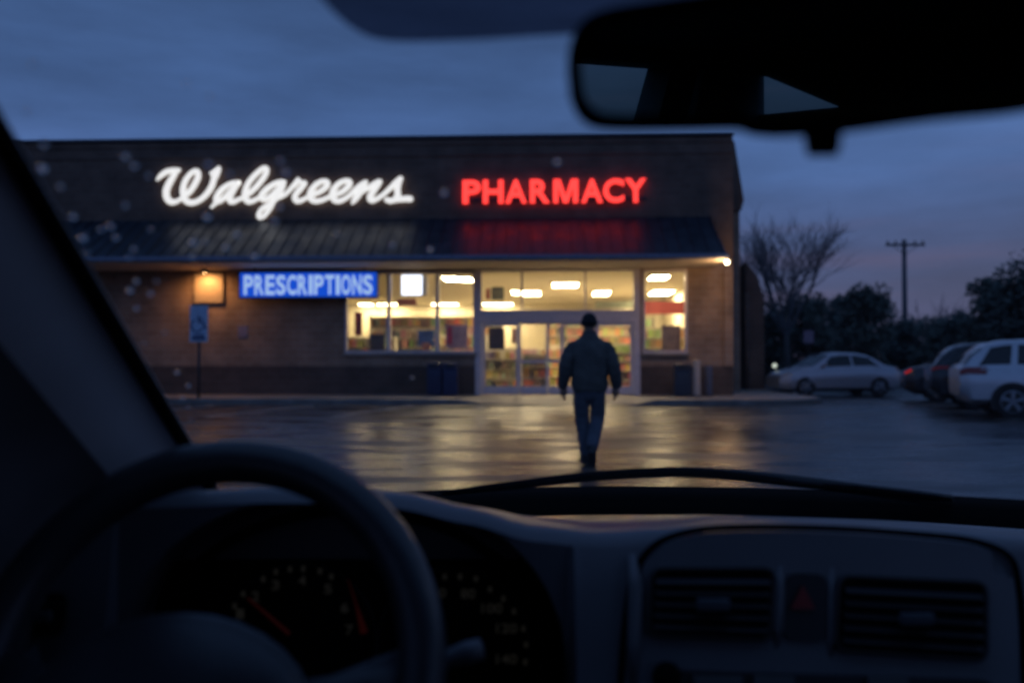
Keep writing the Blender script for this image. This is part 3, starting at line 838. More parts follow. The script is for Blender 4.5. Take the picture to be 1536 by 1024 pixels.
for (x0, x1, z0_, z1_) in ((-.47, .47, .475, .49), (-.47, .47, -.49, -.475), (-.47, -.44, -.47, .47), (.44, .47, -.47, .47)):
    a.box(x0 * wd, x1 * wd, -.012, -.0085, zc + z0_ * H, zc + z1_ * H)
a.build('border', M['white'], r)

# ------------------------------------------------------------------ person
def skin_obj(name, vs, es, mt, parent, sub=2, root=0, **k):
    me = bpy.data.meshes.new(name)
    me.from_pydata([v[:3] for v in vs], es, [])
    me.materials.append(mt)
    o = bpy.data.objects.new(name, me); COL.objects.link(o)
    if parent: o.parent = parent
    md = o.modifiers.new('skin', 'SKIN'); md.use_smooth_shade = True; md.branch_smoothing = .3
    lay = me.skin_vertices[0].data
    for i, v in enumerate(vs):
        rx = v[3]; ry = v[4] if len(v) > 4 else rx
        lay[i].radius = (rx, ry)
    lay[root].use_root = True
    sb = o.modifiers.new('sub', 'SUBSURF'); sb.levels = sub; sb.render_levels = sub
    tag(o, **k)
    return o
pD = 10.35
px0 = P(884, 500, pD).x
per = empty('person', (px0, pD, 0), 0, label='person walking away across the wet lot in dark jacket, beanie and jeans', cat='person')
M['skin'] = mat('skin', (.22, .13, .09), .5)
M['jacket'] = mat('dark jacket cloth', (.068, .070, .066), .75, var=.3, scale=9, bump=.5, bscale=9)
M['jeans'] = mat('washed jeans', (.070, .084, .112), .85, var=.25, scale=6, bump=.4, bscale=8)
M['hat'] = mat('black knit', (.012, .012, .014), .95, bump=.4, bscale=90)
M['shoe'] = mat('black shoe', (.02, .02, .022), .6)
# body: pelvis-rooted continuous figure (y+ = away from the camera, the way the person faces)
hipL, hipR = (-.085, 0, .90), (.085, 0, .90)
kneeL, ankL = (-.082, .08, .50), (-.046, .02, .10)
kneeR, ankR = (.096, .05, .50), (.008, -.26, .18)
vs = [(0, 0, .95, .13, .10), (0, 0, 1.12, .13, .095), (0, 0, 1.30, .15, .10), (0, -.01, 1.44, .10, .08), (0, .0, 1.52, .055, .055), (0, .01, 1.57, .06, .065), (0, .02, 1.66, .080, .095), (0, .02, 1.735, .055, .07),
      (*hipL, .085), (*kneeL, .058), (*ankL, .04), (*hipR, .085), (*kneeR, .058), (*ankR, .04),
      (-.17, -.01, 1.42, .055), (-.27, -.03, 1.17, .045), (-.305, .04, .93, .030), (-.306, .062, .865, .056, .056), (-.303, .072, .81, .062, .056),
      (.17, -.01, 1.42, .055), (.265, -.05, 1.17, .045), (.312, -.01, .93, .030), (.314, .003, .865, .056, .056), (.311, .010, .81, .062, .056)]
es = [(0, 1), (1, 2), (2, 3), (3, 4), (4, 5), (5, 6), (6, 7), (0, 8), (8, 9), (9, 10), (0, 11), (11, 12), (12, 13), (3, 14), (14, 15), (15, 16), (16, 17), (17, 18), (3, 19), (19, 20), (20, 21), (21, 22), (22, 23)]
def fingers(ci, sgn):
    bx, by, bz = vs[ci][:3]
    for k in range(4):
        oy = (-.026 + .017 * k)
        i = len(vs); L = (.042, .054, .058, .050)[k]
        vs.append((bx, by + oy, bz - .022, .016)); vs.append((bx - sgn * .010, by + oy + .006, bz - .022 - L * .55, .016)); vs.append((bx - sgn * .018, by + oy + .008, bz - .022 - L, .015))
        es.extend([(ci, i), (i, i + 1), (i + 1, i + 2)])
    i = len(vs); pz_ = vs[ci - 1]
    vs.append((pz_[0] - sgn * .01, pz_[1] + .035, pz_[2] - .005, .011)); vs.append((pz_[0] - sgn * .02, pz_[1] + .05, pz_[2] - .04, .009)); vs.append((pz_[0] - sgn * .025, pz_[1] + .05, pz_[2] - .068, .007))
    es.extend([(ci - 1, i), (i, i + 1), (i + 1, i + 2)])
fingers(18, -1); fingers(23, 1)
skin_obj('body', vs, es, M['skin'], per, 1)
# jacket and jeans: lofted ellipses for the trunk, tapering tubes for the limbs
def loft(mb, rings, seg=28, wob=0):
    rr = []
    for (cx, cy, z, rx, ry) in rings:
        rr.append([mb.bm.verts.new((cx + rx * math.cos(t) * (1 + wob * math.sin(5 * t + z * 31)), cy + ry * math.sin(t) * (1 + wob * math.sin(4 * t + z * 40)), z + .6 * wob * math.sin(3 * t))) for t in [2 * PI * k / seg for k in range(seg)]])
    for r0, r1 in zip(rr, rr[1:]):
        for k in range(seg): mb.bm.faces.new((r0[k], r0[(k + 1) % seg], r1[(k + 1) % seg], r1[k]))
    mb.bm.faces.new(rr[0][::-1]); mb.bm.faces.new(rr[-1])
def spline_tube(mb, pts, n=5, seg=14):
    q = crv(pts, n); mb.tube([p[:3] for p in q], [p[3] * (1 + .05 * math.sin(i * 1.7)) for i, p in enumerate(q)], seg)
g = MB()
loft(g, crv([(0, -.005, .845, .185, .135), (0, -.005, .87, .195, .142), (0, -.01, .93, .205, .145), (0, -.012, 1.02, .208, .145), (0, -.015, 1.12, .212, .145), (0, -.018, 1.22, .212, .146), (0, -.018, 1.32, .225, .140), (0, -.012, 1.385, .222, .122), (0, -.008, 1.43, .185, .105), (0, 0, 1.475, .125, .092), (0, .005, 1.53, .082, .084), (0, .008, 1.565, .084, .086)], 3), wob=.012)
spline_tube(g, [(-.135, -.012, 1.38, .060), (-.188, -.015, 1.368, .078), (-.228, -.025, 1.29, .080), (-.262, -.04, 1.17, .078), (-.282, -.01, 1.05, .074), (-.296, .035, .95, .066), (-.302, .06, .885, .050)])
spline_tube(g, [(.135, -.012, 1.38, .060), (.188, -.015, 1.368, .078), (.228, -.03, 1.29, .080), (.262, -.055, 1.17, .078), (.284, -.045, 1.05, .074), (.300, -.015, .95, .066), (.306, 0, .885, .050)])
g.build('jacket', M['jacket'], per, smooth=True).scale = (1.06, 1.04, 1)
g = MB()
loft(g, [(0, 0, .98, .160, .115), (0, 0, .92, .172, .122), (0, -.004, .86, .182, .128), (0, .002, .80, .176, .118), (0, .01, .745, .150, .10), (0, .015, .715, .10, .07)], wob=.01)
spline_tube(g, [(-.078, 0, .90, .085), (-.088, .012, .80, .102), (-.092, .05, .66, .096), (-.084, .085, .52, .086), (-.066, .065, .38, .084), (-.052, .035, .22, .078), (-.046, .018, .085, .072)])
spline_tube(g, [(.078, 0, .90, .085), (.090, .008, .80, .102), (.102, .035, .66, .096), (.098, .055, .53, .086), (.066, -.03, .41, .082), (.034, -.14, .30, .077), (.008, -.245, .20, .070)])
g.build('jeans', M['jeans'], per, smooth=True)
# shoes
def shoe(x, y, z, pitch, yaw=0):
    a = MB(); Mx = Matrix.Translation((x, y, z)) @ Matrix.Rotation(yaw, 4, 'Z') @ Matrix.Rotation(pitch, 4, 'X')
    a.box(-.048, .048, -.08, .20, -.055, -.025, Mx, bevel=.012)
    a.ball((0, 0, 0), (1, 1, 1), Mx @ Matrix.Translation((0, .12, -.015)) @ Matrix.Diagonal((.046, .085, .042, 1)))
    a.ball((0, 0, 0), (1, 1, 1), Mx @ Matrix.Translation((0, -.01, .01)) @ Matrix.Diagonal((.046, .07, .06, 1)))
    a.build('shoe', M['shoe'], per, smooth=45)
shoe(-.046, .03, .058, 0, R(6)); shoe(.006, -.285, .145, R(-42), R(-5))
a = MB(); a.ball((0, .015, 1.685), (.092, .108, .098)); a.tube([(.090 * math.cos(t), .015 + .106 * math.sin(t), 1.67) for t in [2 * PI * i / 24 for i in range(24)]], .012, 8, closed=True, flat=(Vector((0, 0, 1)), 2.2))
a.build('beanie', M['hat'], per, smooth=True)
a = MB(); a.ball((0, .12, 1.625), (.014, .02, .022)); 
a.build('nose', M['skin'], per, smooth=True)
a = MB(); a.ball((-.03, .106, 1.655), .012); a.ball((.03, .106, 1.655), .012); a.build('eyes', M['white'], per, smooth=True)
for s in (-1, 1):
    a = MB(); a.ball((s * .083, .02, 1.635), (.012, .022, .034)); a.build('ear', M['skin'], per, smooth=True)

# ------------------------------------------------------------------ parked cars
M['tyre'] = mat('tyre rubber', (.012, .012, .013), .8)
M['rim'] = mat('wheel alloy', (.26, .27, .30), .4, .8)
M['autoglass'] = mat('dark car glass', (.006, .008, .010), .08, spec=.6)
M['trim'] = mat('black trim', (.014, .014, .015), .5)
def make_car(name, label, cat, L, W, tabs, paint, ws, rs, wheels, wr, glow_tail=0, tail=None, head=None, side=None, group='cars parked beside the store', spokes=5, headglow=0):
    """front at +x. tabs: bot, belt, top, halfwidth tables over x"""
    bot, belt, top, hwt = tabs
    roof = max(v for _, v in top)
    def ring(x):
        zb, zl, zt, h = interp(bot, x), interp(belt, x), interp(top, x), interp(hwt, x) * W / 2
        zt = max(zt, zl + .012)
        c = min(1, max(0, (zt - zl) / (roof - zl + 1e-6)))
        h6 = h * (.92 - .14 * c); h7 = h * (.78 - .12 * c)
        return [(0, zb), (h * .84, zb), (h * .975, zb + .10), (h, zb + .5 * (zl - zb)), (h * .985, zl - .07), (h * .94, zl), (h6, zt - .045 * c - .002), (h7, zt), (0, zt + .02)]
    def S(x, v, side, off=0):
        r = ring(x); i = min(7, int(v)); f = v - i
        def at_(rr, i, f): return Vector((0, rr[i][0] + (rr[i + 1][0] - rr[i][0]) * f, rr[i][1] + (rr[i + 1][1] - rr[i][1]) * f))
        p = at_(r, i, f); p.x = x
        if off:
            q = at_(ring(x + .03), i, f); q.x = x + .03
            q2 = at_(r, i, min(1, f + .1)) if f < .9 else at_(r, i, 1); q2.x = x
            q3 = at_(r, i, max(0, f - .1)); q3.x = x
            n = (q - p).cross(q2 - q3)
            if n.length > 1e-9:
                n.normalize()
                if n.y < -1e-4 or (abs(n.y) < .3 and n.z < 0): n = -n
                p = p + n * off
        p.y *= side
        return p
    root = empty(name, label=label, cat=cat, group=group)
    N = 46; xs = [-L / 2 + L * (.5 - .5 * math.cos(PI * i / N)) * .5 + L * i / N * .5 for i in range(N + 1)]
    b = MB()
    b.grid([[S(x, v, 1) for v in range(9)] + [S(x, v, -1) for v in range(7, -1, -1)] for x in xs])
    for x in (-L / 2, L / 2): b.poly([S(x, v, 1) for v in range(9)] + [S(x, v, -1) for v in range(7, 0, -1)])
    bmesh.ops.remove_doubles(b.bm, verts=b.bm.verts, dist=.0005)
    b.build('body', paint, root, smooth=42)
    def panel(nm_, xa0, xb0, xa1, xb1, v0, v1, mt, both=True, sides=(1, -1), off=.006, nx=8, nv=4, parent=None):
        """xa* = x range at v0 ; xb* at v1"""
        res = []
        for s in sides:
            p = MB()
            p.grid([[S((xa0 + (xb0 - xa0) * i / nx) * (1 - j / nv) + (xa1 + (xb1 - xa1) * i / nx) * (j / nv), v0 + (v1 - v0) * j / nv, s, off) for i in range(nx + 1)] for j in range(nv + 1)])
            res.append(p.build(nm_, mt, parent or root, smooth=True))
        return res
    for (a0, b0, a1, b1) in side: panel('side_window', a0, b0, a1, b1, 5.12, 5.88, M['autoglass'])
    for (nm_, (xa, xb)) in (('windshield', ws), ('rear_window', rs)):
        p = MB(); vv = [6.25, 6.6, 7, 7.5, 8]
        nx = 6
        cols = [(v, 1) for v in vv] + [(v, -1) for v in vv[-2::-1]]
        p.grid([[S(xa + (xb - xa) * i / nx, v, s, .006) for v, s in cols] for i in range(nx + 1)])
        p.build(nm_, M['autoglass'], root, smooth=True)
    tm = emis('tail lamp ' + name, (1, .02, .015), glow_tail, (.22, .01, .012)) if glow_tail else mat('red lamp ' + name, (.22, .012, .012), .15, spec=.7)
    for a0, b0, v0, v1 in tail: panel('tail_light', a0, b0, a0, b0, v0, v1, tm, off=.012, nx=5)
    hm = emis('head lamp ' + name, (1, .9, .7), headglow, (.5, .5, .5)) if headglow else mat('clear lamp ' + name, (.45, .47, .5), .1, spec=.8)
    for a0, b0, v0, v1 in head: panel('headlight', a0, b0, a0, b0, v0, v1, hm, off=.012, nx=5)
    # bumper strips, handles, mirrors, plate
    hw0 = W / 2
    p = MB()
    for s in (1, -1):
        for j in range(0, 1): pass
    p.grid([[S(x, v, 1, .006) for v in (1.2, 1.9)] for x in [-L / 2 + .6 + (L - 1.2) * i / 12 for i in range(13)]]); p.grid([[S(x, v, -1, .006) for v in (1.2, 1.9)] for x in [-L / 2 + .6 + (L - 1.2) * i / 12 for i in range(13)]])
    p.build('sill_trim', M['trim'], root)
    for s in (1, -1):
        for hx in (side[0][0] + .12, side[0][1] * .5 + side[0][0] * .5 + .75):
            c = S(hx, 4.3, s, .015); p = MB(); p.box(c.x - .09, c.x + .09, c.y - .015, c.y + .015, c.z - .014, c.z + .014, bevel=.008); p.build('door_handle', paint, root)
        c = S(side[-1][1] - .12, 5.1, s, .02); p = MB(); p.ball((c.x, c.y + s * .09, c.z + .07), (.06, .10, .07)); p.build('side_mirror', paint, root, smooth=True)
    zc = (interp(bot, -L / 2) + interp(belt, -L / 2)) / 2
    p = MB(); p.box(-L / 2 - .012, -L / 2 - .002, -.18, .18, zc - .03, zc + .07); p.build('number_plate', mat('plate ' + name, (.4, .4, .42), .4), root)
    for wx in wheels:
        for s in (1, -1):
            yo = s * (interp(hwt, wx) * hw0)
            p = MB(); rr = wr * 1.13
            pts = [(wx + rr * math.cos(t), yo - s * .22, wr + rr * math.sin(t)) for t in [R(-25 + 230 * i / 20) for i in range(21)]]
            p.prism(pts, (0, s * .226, 0)); p.build('wheel_arch', M['trim'], root)
            Mx = Matrix.Translation((wx, yo + s * .012, wr)) @ Matrix.Rotation(-s * PI / 2, 4, 'X')
            p = MB(); p.lathe([(wr * .66, -.20), (wr * .93, -.20), (wr, -.17), (wr, -.03), (wr * .95, 0), (wr * .68, 0), (wr * .66, -.02)], 32, Mx); wl_ = p.build('wheel', M['tyre'], root, smooth=40)
            p = MB(); p.lathe([(wr * .655, -.12), (wr * .655, -.004), (wr * .60, .004), (wr * .58, -.05), (wr * .2, -.055), (.001, -.055)], 32, Mx)
            for k in range(spokes):
                a = 2 * PI * k / spokes + .3
                for d in (-.12, .12):
                    p.tube([Mx @ Vector((wr * .1 * math.cos(a), wr * .1 * math.sin(a), -.01)), Mx @ Vector((wr * .6 * math.cos(a + d), wr * .6 * math.sin(a + d), -.012))], [.030, .022], 6)
            p.lathe([(.001, -.03), (.055, -.03), (.05, .004), (.001, .004)][::1], 16, Mx)
            p.build('rim', M['rim'], wl_, smooth=40)
    return root

def paint(name, c, rough=.3, metal=.4): return mat(name, c, rough, metal, var=.04, coat=.6)
sedan_tabs = ([(-2.3, .36), (-2.0, .22), (1.9, .2), (2.3, .30)],
              [(-2.3, .88), (-2.1, .98), (-1.3, 1.02), (0, .99), (.95, .97), (1.9, .84), (2.2, .72), (2.3, .62)],
              [(-2.3, .90), (-2.1, 1.01), (-1.75, 1.06), (-1.0, 1.42), (-.5, 1.50), (.0, 1.51), (.42, 1.45), (1.25, 1.0), (1.9, .86), (2.3, .64)],
              [(-2.3, .78), (-2.0, .95), (-1.2, 1.0), (1.2, 1.0), (1.9, .93), (2.3, .72)])
def place(o, corner_px, corner_py, D, yaw, L, W, cx, cy):
    """put the body corner (cx*L/2, cy*W/2) at the pixel's ground ray distance"""
    c = P(corner_px, 542, D); c.z = 0
    Rz = Matrix.Rotation(yaw, 3, 'Z')
    o.location = c - Rz @ Vector((cx * L / 2, cy * W / 2, 0)); o.rotation_euler = (0, 0, yaw)
sed = make_car('parked_sedan', 'silver sedan parked side-on facing the store, leftmost of the parked cars', 'car', 4.6, 1.78, sedan_tabs,
               paint('silver paint', (.36, .38, .43)), (.50, 1.14), (-1.68, -1.05), (-1.38, 1.42), .32,
               tail=[(-2.28, -2.02, 4.2, 4.95)], head=[(1.95, 2.27, 3.6, 4.7)],
               side=[(-1.42, -.42, -1.0, -.38), (-.34, .84, -.30, .42)], headglow=.0)
sed.scale = (.93, 1, 1)
place(sed, 1356, 0, 29.6, PI + R(5), 4.6 * .93, 1.78, -1, 1)
suv_tabs = ([(-2.3, .48), (-2.05, .30), (1.9, .28), (2.3, .38)],
            [(-2.3, 1.02), (-2.15, 1.08), (-1.3, 1.08), (0, 1.04), (.95, 1.02), (1.8, .94), (2.2, .82), (2.3, .72)],
            [(-2.3, 1.04), (-2.22, 1.12), (-1.95, 1.42), (-1.75, 1.58), (-1.4, 1.65), (-.4, 1.69), (.25, 1.64), (1.2, 1.06), (1.8, .96), (2.3, .74)],
            [(-2.3, .84), (-2.1, .95), (-1.3, 1.0), (1.2, 1.0), (1.9, .95), (2.3, .78)])
YAW = R(-19)
suv = make_car('parked_suv', 'white SUV with dark windows, nearest of the parked cars at the right edge', 'car', 4.6, 1.86, suv_tabs,
               paint('white paint', (.52, .55, .60)), (.36, 1.12), (-2.2, -1.86), (-1.33, 1.42), .36,
               tail=[(-2.29, -1.80, 3.75, 4.98)], head=[(1.9, 2.27, 3.7, 4.7)],
               side=[(-1.95, -1.35, -1.70, -1.3), (-1.22, -.36, -1.18, -.34), (-.26, .80, -.24, .22)])
place(suv, 1441, 0, 18.4, YAW, 4.6, 1.86, -1, -1)
suv2 = make_car('parked_suv', 'dark SUV with red tail lamps parked just behind the white SUV', 'car', 4.6, 1.86, suv_tabs,
                paint('black paint', (.018, .020, .026)), (.36, 1.12), (-2.2, -1.86), (-1.33, 1.42), .36, glow_tail=.015,
                tail=[(-2.29, -1.9, 4.1, 5.0)], head=[(1.9, 2.27, 3.7, 4.7)],
                side=[(-1.95, -1.35, -1.70, -1.3), (-1.22, -.36, -1.18, -.34), (-.26, .80, -.24, .22)])
place(suv2, 1398, 0, 21.8, YAW, 4.6, 1.86, -1, -1)
hb = make_car('parked_sedan', 'dark car with a glowing red tail lamp between the silver sedan and the dark SUV', 'car', 4.6, 1.78, sedan_tabs,
              paint('charcoal paint', (.022, .022, .028)), (.42, 1.12), (-1.62, -.80), (-1.38, 1.42), .32, glow_tail=.45,
              tail=[(-2.29, -2.12, 4.2, 4.95)], head=[(1.95, 2.27, 3.6, 4.7)],
              side=[(-1.25, -.42, -.78, -.38), (-.34, .78, -.30, .30)])
place(hb, 1358, 0, 25.8, YAW, 4.6, 1.78, -1, -1)

# ------------------------------------------------------------------ trees, pole
M['bark'] = mat('bark', (.075, .07, .07), .9, bump=.5, bscale=20)
M['twig'] = mat('pale twigs', (.13, .13, .145), .9)
M['leaf'] = mat('dark foliage', (.085, .105, .088), .8, var=.6, scale=.9)  # both foliage colours lifted to stand in for distant haze
M['leaf2'] = mat('dark evergreen foliage', (.065, .085, .076), .8, var=.6, scale=.9)
def limb(mb, p, d, L, r, depth, rng, spread=.5, n=3):
    pts = [p]; q = p.copy(); dd = d.copy()
    for i in range(4):
        dd = (dd + Vector((rng.uniform(-1, 1), rng.uniform(-1, 1), rng.uniform(-.4, .8))) * .13).normalized()
        q = q + dd * L / 4; pts.append(q.copy())
    mb.tube(pts, [r * (1 - .13 * i) for i in range(5)], 6 if r > .05 else 3)
    if depth <= 0: return
    for k in range(n):
        t = rng.uniform(.35, 1) if k else 1
        b = pts[0].lerp(pts[-1], t) if t < 1 else pts[-1]
        if t < 1:
            i = min(3, int(t * 4)); b = pts[i].lerp(pts[i + 1], t * 4 - i)
        a = rng.uniform(0, 2 * PI)
        side = dd.orthogonal().normalized(); side.rotate(Matrix.Rotation(a, 3, dd))
        nd = (dd + side * rng.uniform(spread * .6, spread * 1.4)).normalized()
        limb(mb, b, nd, L * rng.uniform(.6, .82), r * .55, depth - 1, rng, spread, n)
def leafy(px, D, py_top, wpx, label, seed, mt='leaf', low=.03, shape=1.0):
    rng = random.Random(seed)
    base = P(px, 542, D); base.z = 0
    H = 1.2 + (542 - py_top) / F * D; Rw = wpx / F * D / 2
    r = empty('tree', base, label=label, cat='tree', group='dark trees behind the parked cars')
    t = MB(); t.tube([(0, 0, -.03), (.05, 0, H * .25), (0, .05, H * .6)], [.16, .12, .06], 8)
    for k in range(6):
        a = rng.uniform(0, 6.28); limb(t, Vector((0, 0, H * rng.uniform(.15, .5))), Vector((math.cos(a), math.sin(a), .9)).normalized(), Rw * .8, .05, 1, rng)
    t.build('trunk', M['bark'], r, smooth=True)
    c = bmesh.new()
    clumps = []
    for k in range(60):
        zz = rng.uniform(low, 1) ** 1.25; rad = Rw * min(1, (1.12 - zz) ** (.45 * shape) * (.55 + .6 * min(1, zz * 2.4)))
        a = rng.uniform(0, 6.28); q = rad * math.sqrt(rng.random()) * .85
        clumps.append((Vector((q * math.cos(a), q * math.sin(a), zz * H * .93)), rng.uniform(.13, .27) * min(H, Rw * 2)))
    for (cc, cr) in clumps:
        for j in range(int(105)):
            d = Vector((rng.gauss(0, 1), rng.gauss(0, 1), rng.gauss(0, .8))); d = d.normalized() * cr * rng.random() ** .4
            p = cc + d; s = rng.uniform(.08, .18)
            if p.z < .1: continue
            u = Vector((rng.uniform(-1, 1), rng.uniform(-1, 1), rng.uniform(-1, 1))).normalized(); v = u.orthogonal().normalized()
            c.faces.new([c.verts.new(p + u * s), c.verts.new(p + v * s * .7), c.verts.new(p - u * s), c.verts.new(p - v * s * .7)])
    me = bpy.data.meshes.new('crown'); c.to_mesh(me); c.free(); me.materials.append(M[mt])
    o = bpy.data.objects.new('crown', me); COL.objects.link(o); o.parent = r
for i, (px, D, pt, wp_, lb, mt) in enumerate([
    (1150, 52, 452, 90, 'dark tree hidden partly by the right corner of the store', 'leaf'),
    (1208, 50, 444, 100, 'dark round tree under the bare tree, behind the front of the silver sedan', 'leaf'),
    (1262, 54, 440, 90, 'dark tree behind the rear half of the silver sedan', 'leaf2'),
    (1300, 46, 426, 90, 'tallest dark tree left of the utility pole', 'leaf'),
    (1352, 53, 482, 80, 'low dark tree at the foot of the utility pole', 'leaf2'),
    (1404, 50, 478, 90, 'low dark tree just right of the utility pole', 'leaf'),
    (1448, 47, 470, 80, 'low dark tree left of the two big trees at the right', 'leaf2'),
    (1490, 40, 408, 92, 'big dark tree left of the largest one at the right edge', 'leaf'),
    (1548, 37, 392, 130, 'largest dark tree at the right edge of the view', 'leaf2')]):
    leafy(px, D, pt, wp_, lb, 50 + i, mt)
def bare(px, D, py_top, label, seed, depth=5, grp='bare trees against the dusk sky', sc=.30):
    rng = random.Random(seed)
    base = P(px, 542, D); base.z = 0; H = 1.2 + (542 - py_top) / F * D
    r = empty('bare_tree', base, label=label, cat='tree', group=grp)
    t = MB(); t.tube([(0, 0, -.03), (.05, 0, H * .15), (0, .03, H * .3)], [.2, .16, .14], 8); t.build('trunk', M['bark'], r, smooth=True)
    t = MB()
    for k in range(8):
        a = 2 * PI * k / 8 + rng.uniform(-.3, .3)
        limb(t, Vector((0, .03, H * .28)), Vector((math.cos(a) * (.3 + .45 * (k % 2)), math.sin(a) * (.3 + .45 * (k % 2)), 1.1)).normalized(), H * sc * rng.uniform(.8, 1), .085, depth - 1, rng, .5, 4 if depth > 4 else 3)
    t.build('branches', M['twig'], r, smooth=False)
bare(1180, 46, 322, 'tall bare tree with a wide fan of twigs beside the store', 3)
bare(1425, 56, 440, 'small bare tree between the utility pole and the big trees', 9, 4)
bare(1345, 60, 462, 'small bare tree just behind the utility pole', 12, 4)

pD2 = 54
base = P(1358, 542, pD2); base.z = 0; Hh = 1.2 + (542 - 359) / F * pD2
up = empty('utility_pole', base, label='wooden utility pole with one crossarm behind the parked cars', cat='pole')
a = MB(); a.tube([(0, 0, -.03), (0, 0, Hh)], [.19, .13], 12); a.build('pole', M['twig'], up, smooth=True)
a = MB(); a.box(-1.22, 1.22, -.2, -.12, Hh - .42, Hh - .28); a.build('crossarm', M['twig'], up)
for x in (-1.1, -.6, .6, 1.1):
    a = MB(); a.lathe([(.03, 0), (.06, .03), (.05, .1), (.07, .13), (.03, .2)], 10, Matrix.Translation((x, -.16, Hh - .28))); a.build('insulator', M['dark_metal'], up, smooth=True)
for s in (-1, 1):
    a = MB(); a.tube([(s * .8, -.16, Hh - .40), (0, -.12, Hh - .95)], .02, 6); a.build('brace', M['dark_metal'], up)
base = P(1213, 542, 38); base.z = 0
rs_ = empty('road_sign', base, label='small dim lilac sign on a post in front of the trees', cat='sign')
zS = 1.2 + (542 - 505) / F * 38
a = MB(); a.tube([(0, .02, -.03), (0, .02, zS + .2)], .03, 8); a.build('post', M['dark_metal'], rs_)
a = MB(); a.box(-.22, .22, -.02, -.012, zS - .28, zS + .28, bevel=.003); a.build('sign_plate', mat('lilac sign', (.22, .17, .24), .5), rs_)
# bulb on a post, added as stand-in for a lit sedan headlight
lp = P(1162, 548, 31.5)
gl = empty('headlight_spot', (lp.x, lp.y, 0), label='small glowing bulb on a short post, stand-in for the silver sedan headlight', cat='lamp')
a = MB(); a.tube([(0, 0, 0), (0, 0, lp.z - .09)], .035, 10); a.build('post', M['dark_metal'], gl, smooth=True)
a = MB(); a.ball((0, 0, lp.z), .075); a.build('bulb', emis('cool bulb', (.9, 1, .85), .9), gl, smooth=True)

# ------------------------------------------------------------------ the car the camera sits in
M['dash'] = mat('dash plastic', (.14, .142, .155), .36, var=.1, scale=6, bump=.12, bscale=400, spec=.5)
M['dash_dark'] = mat('dark dash plastic', (.02, .02, .023), .5)
M['void'] = mat('black and cavity shade', (.004, .004, .004), .9, spec=.1)  # plain black parts; also stands in for shade in vents and panel gap
M['trimcloth'] = mat('pillar trim', (.50, .52, .56), .9, var=.08)
M['liner'] = mat('headliner cloth', (.2, .2, .21), .95)
M['leather'] = mat('wheel leather', (.045, .047, .052), .28, var=.15, scale=20, bump=.1, bscale=250)
M['paint_car'] = paint('dark hood paint', (.012, .014, .02), .3)
M['ws'] = pane_mat('windshield glass', (.97, .98, .98), .45, .02)
M['frit'] = pane_mat('shade band film', (.17, .17, .21), .2, .3)
myc = empty('car', (0, 0, 0), label='dark parked car seen from inside: steering wheel, dashboard, mirror and wiper', cat='car')
CX = .2
def Yb(x): return 1.30 - .16 * ((x - CX) / .62) ** 2
SL = .575
def WSz(x, Y): return .985 + SL * (Yb(x) - Y)
def on_ws(px, py, off=0):
    """point of the windshield surface under a pixel"""
    d = ray(px, py); lo, hi = .1, 1.6
    for _ in range(50):
        m = (lo + hi) / 2; q = d * (m / d.y)
        if CAMZ + q.z < WSz(q.x, m) : lo = m
        else: hi = m
    q = Vector((0, 0, CAMZ)) + d * (m / d.y)
    n = Vector((0, SL, 1)).normalized()
    return q + n * off
EB, ET = on_ws(330, 745), on_ws(0, 183)
def edge(t):  # straight pillar line, t 0 base .. 1 at image corner, beyond
    x = EB.x + (ET.x - EB.x) * t; Y = EB.y + (ET.y - EB.y) * t
    return Vector((x, Y, WSz(x, Y)))
g = MB(); rows = []
for i in range(17):
    t = -.12 + 1.32 * i / 16; l = edge(t); r_ = Vector((.84 - .10 * t, 0, 0)); row = []
    for j in range(25):
        x = l.x + (r_.x - l.x) * j / 24; Y = l.y + (Yb(x) - Yb(l.x)); row.append(Vector((x, Y, WSz(x, Y))))
    rows.append(row)
g.grid(rows); wsh = g.build('windshield', M['ws'], myc, smooth=True)
TOPT = 1.2
# frit / shade band behind the mirror
pts = crv([(440, -60), (480, -12), (512, 22), (540, 42), (575, 54), (640, 56), (760, 51), (900, 43), (1100, 38), (1350, 40)], 5)
g = MB(); top_ = [on_ws(x, -95, -.004) for x, y in pts]; botm = [on_ws(x, y, -.004) for x, y in pts]; mid_ = [on_ws(x, (y - 95) / 2, -.004) for x, y in pts]
g.grid([top_, mid_, botm]); g.build('shade_band', M['frit'], wsh, smooth=True)
# seal and A pillar
g = MB(); g.tube([edge(t) + Vector((-.003, -.004, 0)) for t in [-.1 + 1.3 * i / 12 for i in range(13)]], .0068, 10); g.build('window_seal', M['void'], myc, smooth=True)
def pillar_grid(offs, t0=-.12, t1=1.2): return [[edge(t0 + (t1 - t0) * i / 14) + Vector(o) for o in offs] for i in range(15)]
g = MB(); g.grid(pillar_grid([(-.008, .03, 0), (-.009, -.008, -.004), (-.014, -.026, -.006), (-.020, -.052, -.010), (-.028, -.082, -.014), (-.040, -.108, -.018)])); g.build('pillar_trim', M['trimcloth'], myc, smooth=True)
g = MB(); g.grid(pillar_grid([(-.040, -.108, -.018), (-.062, -.13, -.03), (-.085, -.2, -.05), (-.10, -.4, -.08)])); g.build('pillar_trim_shade', mat('shaded pillar trim', (.10, .10, .11), .8), myc, smooth=True)  # darker colour stands in for shade on the pillar's turned-away side
g = MB(); g.grid([[Vector((.84 - .10 * t + a, Yb(.84 - .1 * t) - (1.0) * (t * (EB.y - ET.y)) - .0 + b, WSz(.84 - .1 * t, Yb(.84 - .1 * t) - t * (EB.y - ET.y)) + c)) for a, b, c in ((0, 0, 0), (.03, -.02, -.01), (.07, -.06, -.02), (.08, -.2, -.03))] for t in [-.12 + 1.32 * i / 10 for i in range(11)]]); g.build('pillar_trim', M['trimcloth'], myc, smooth=True)
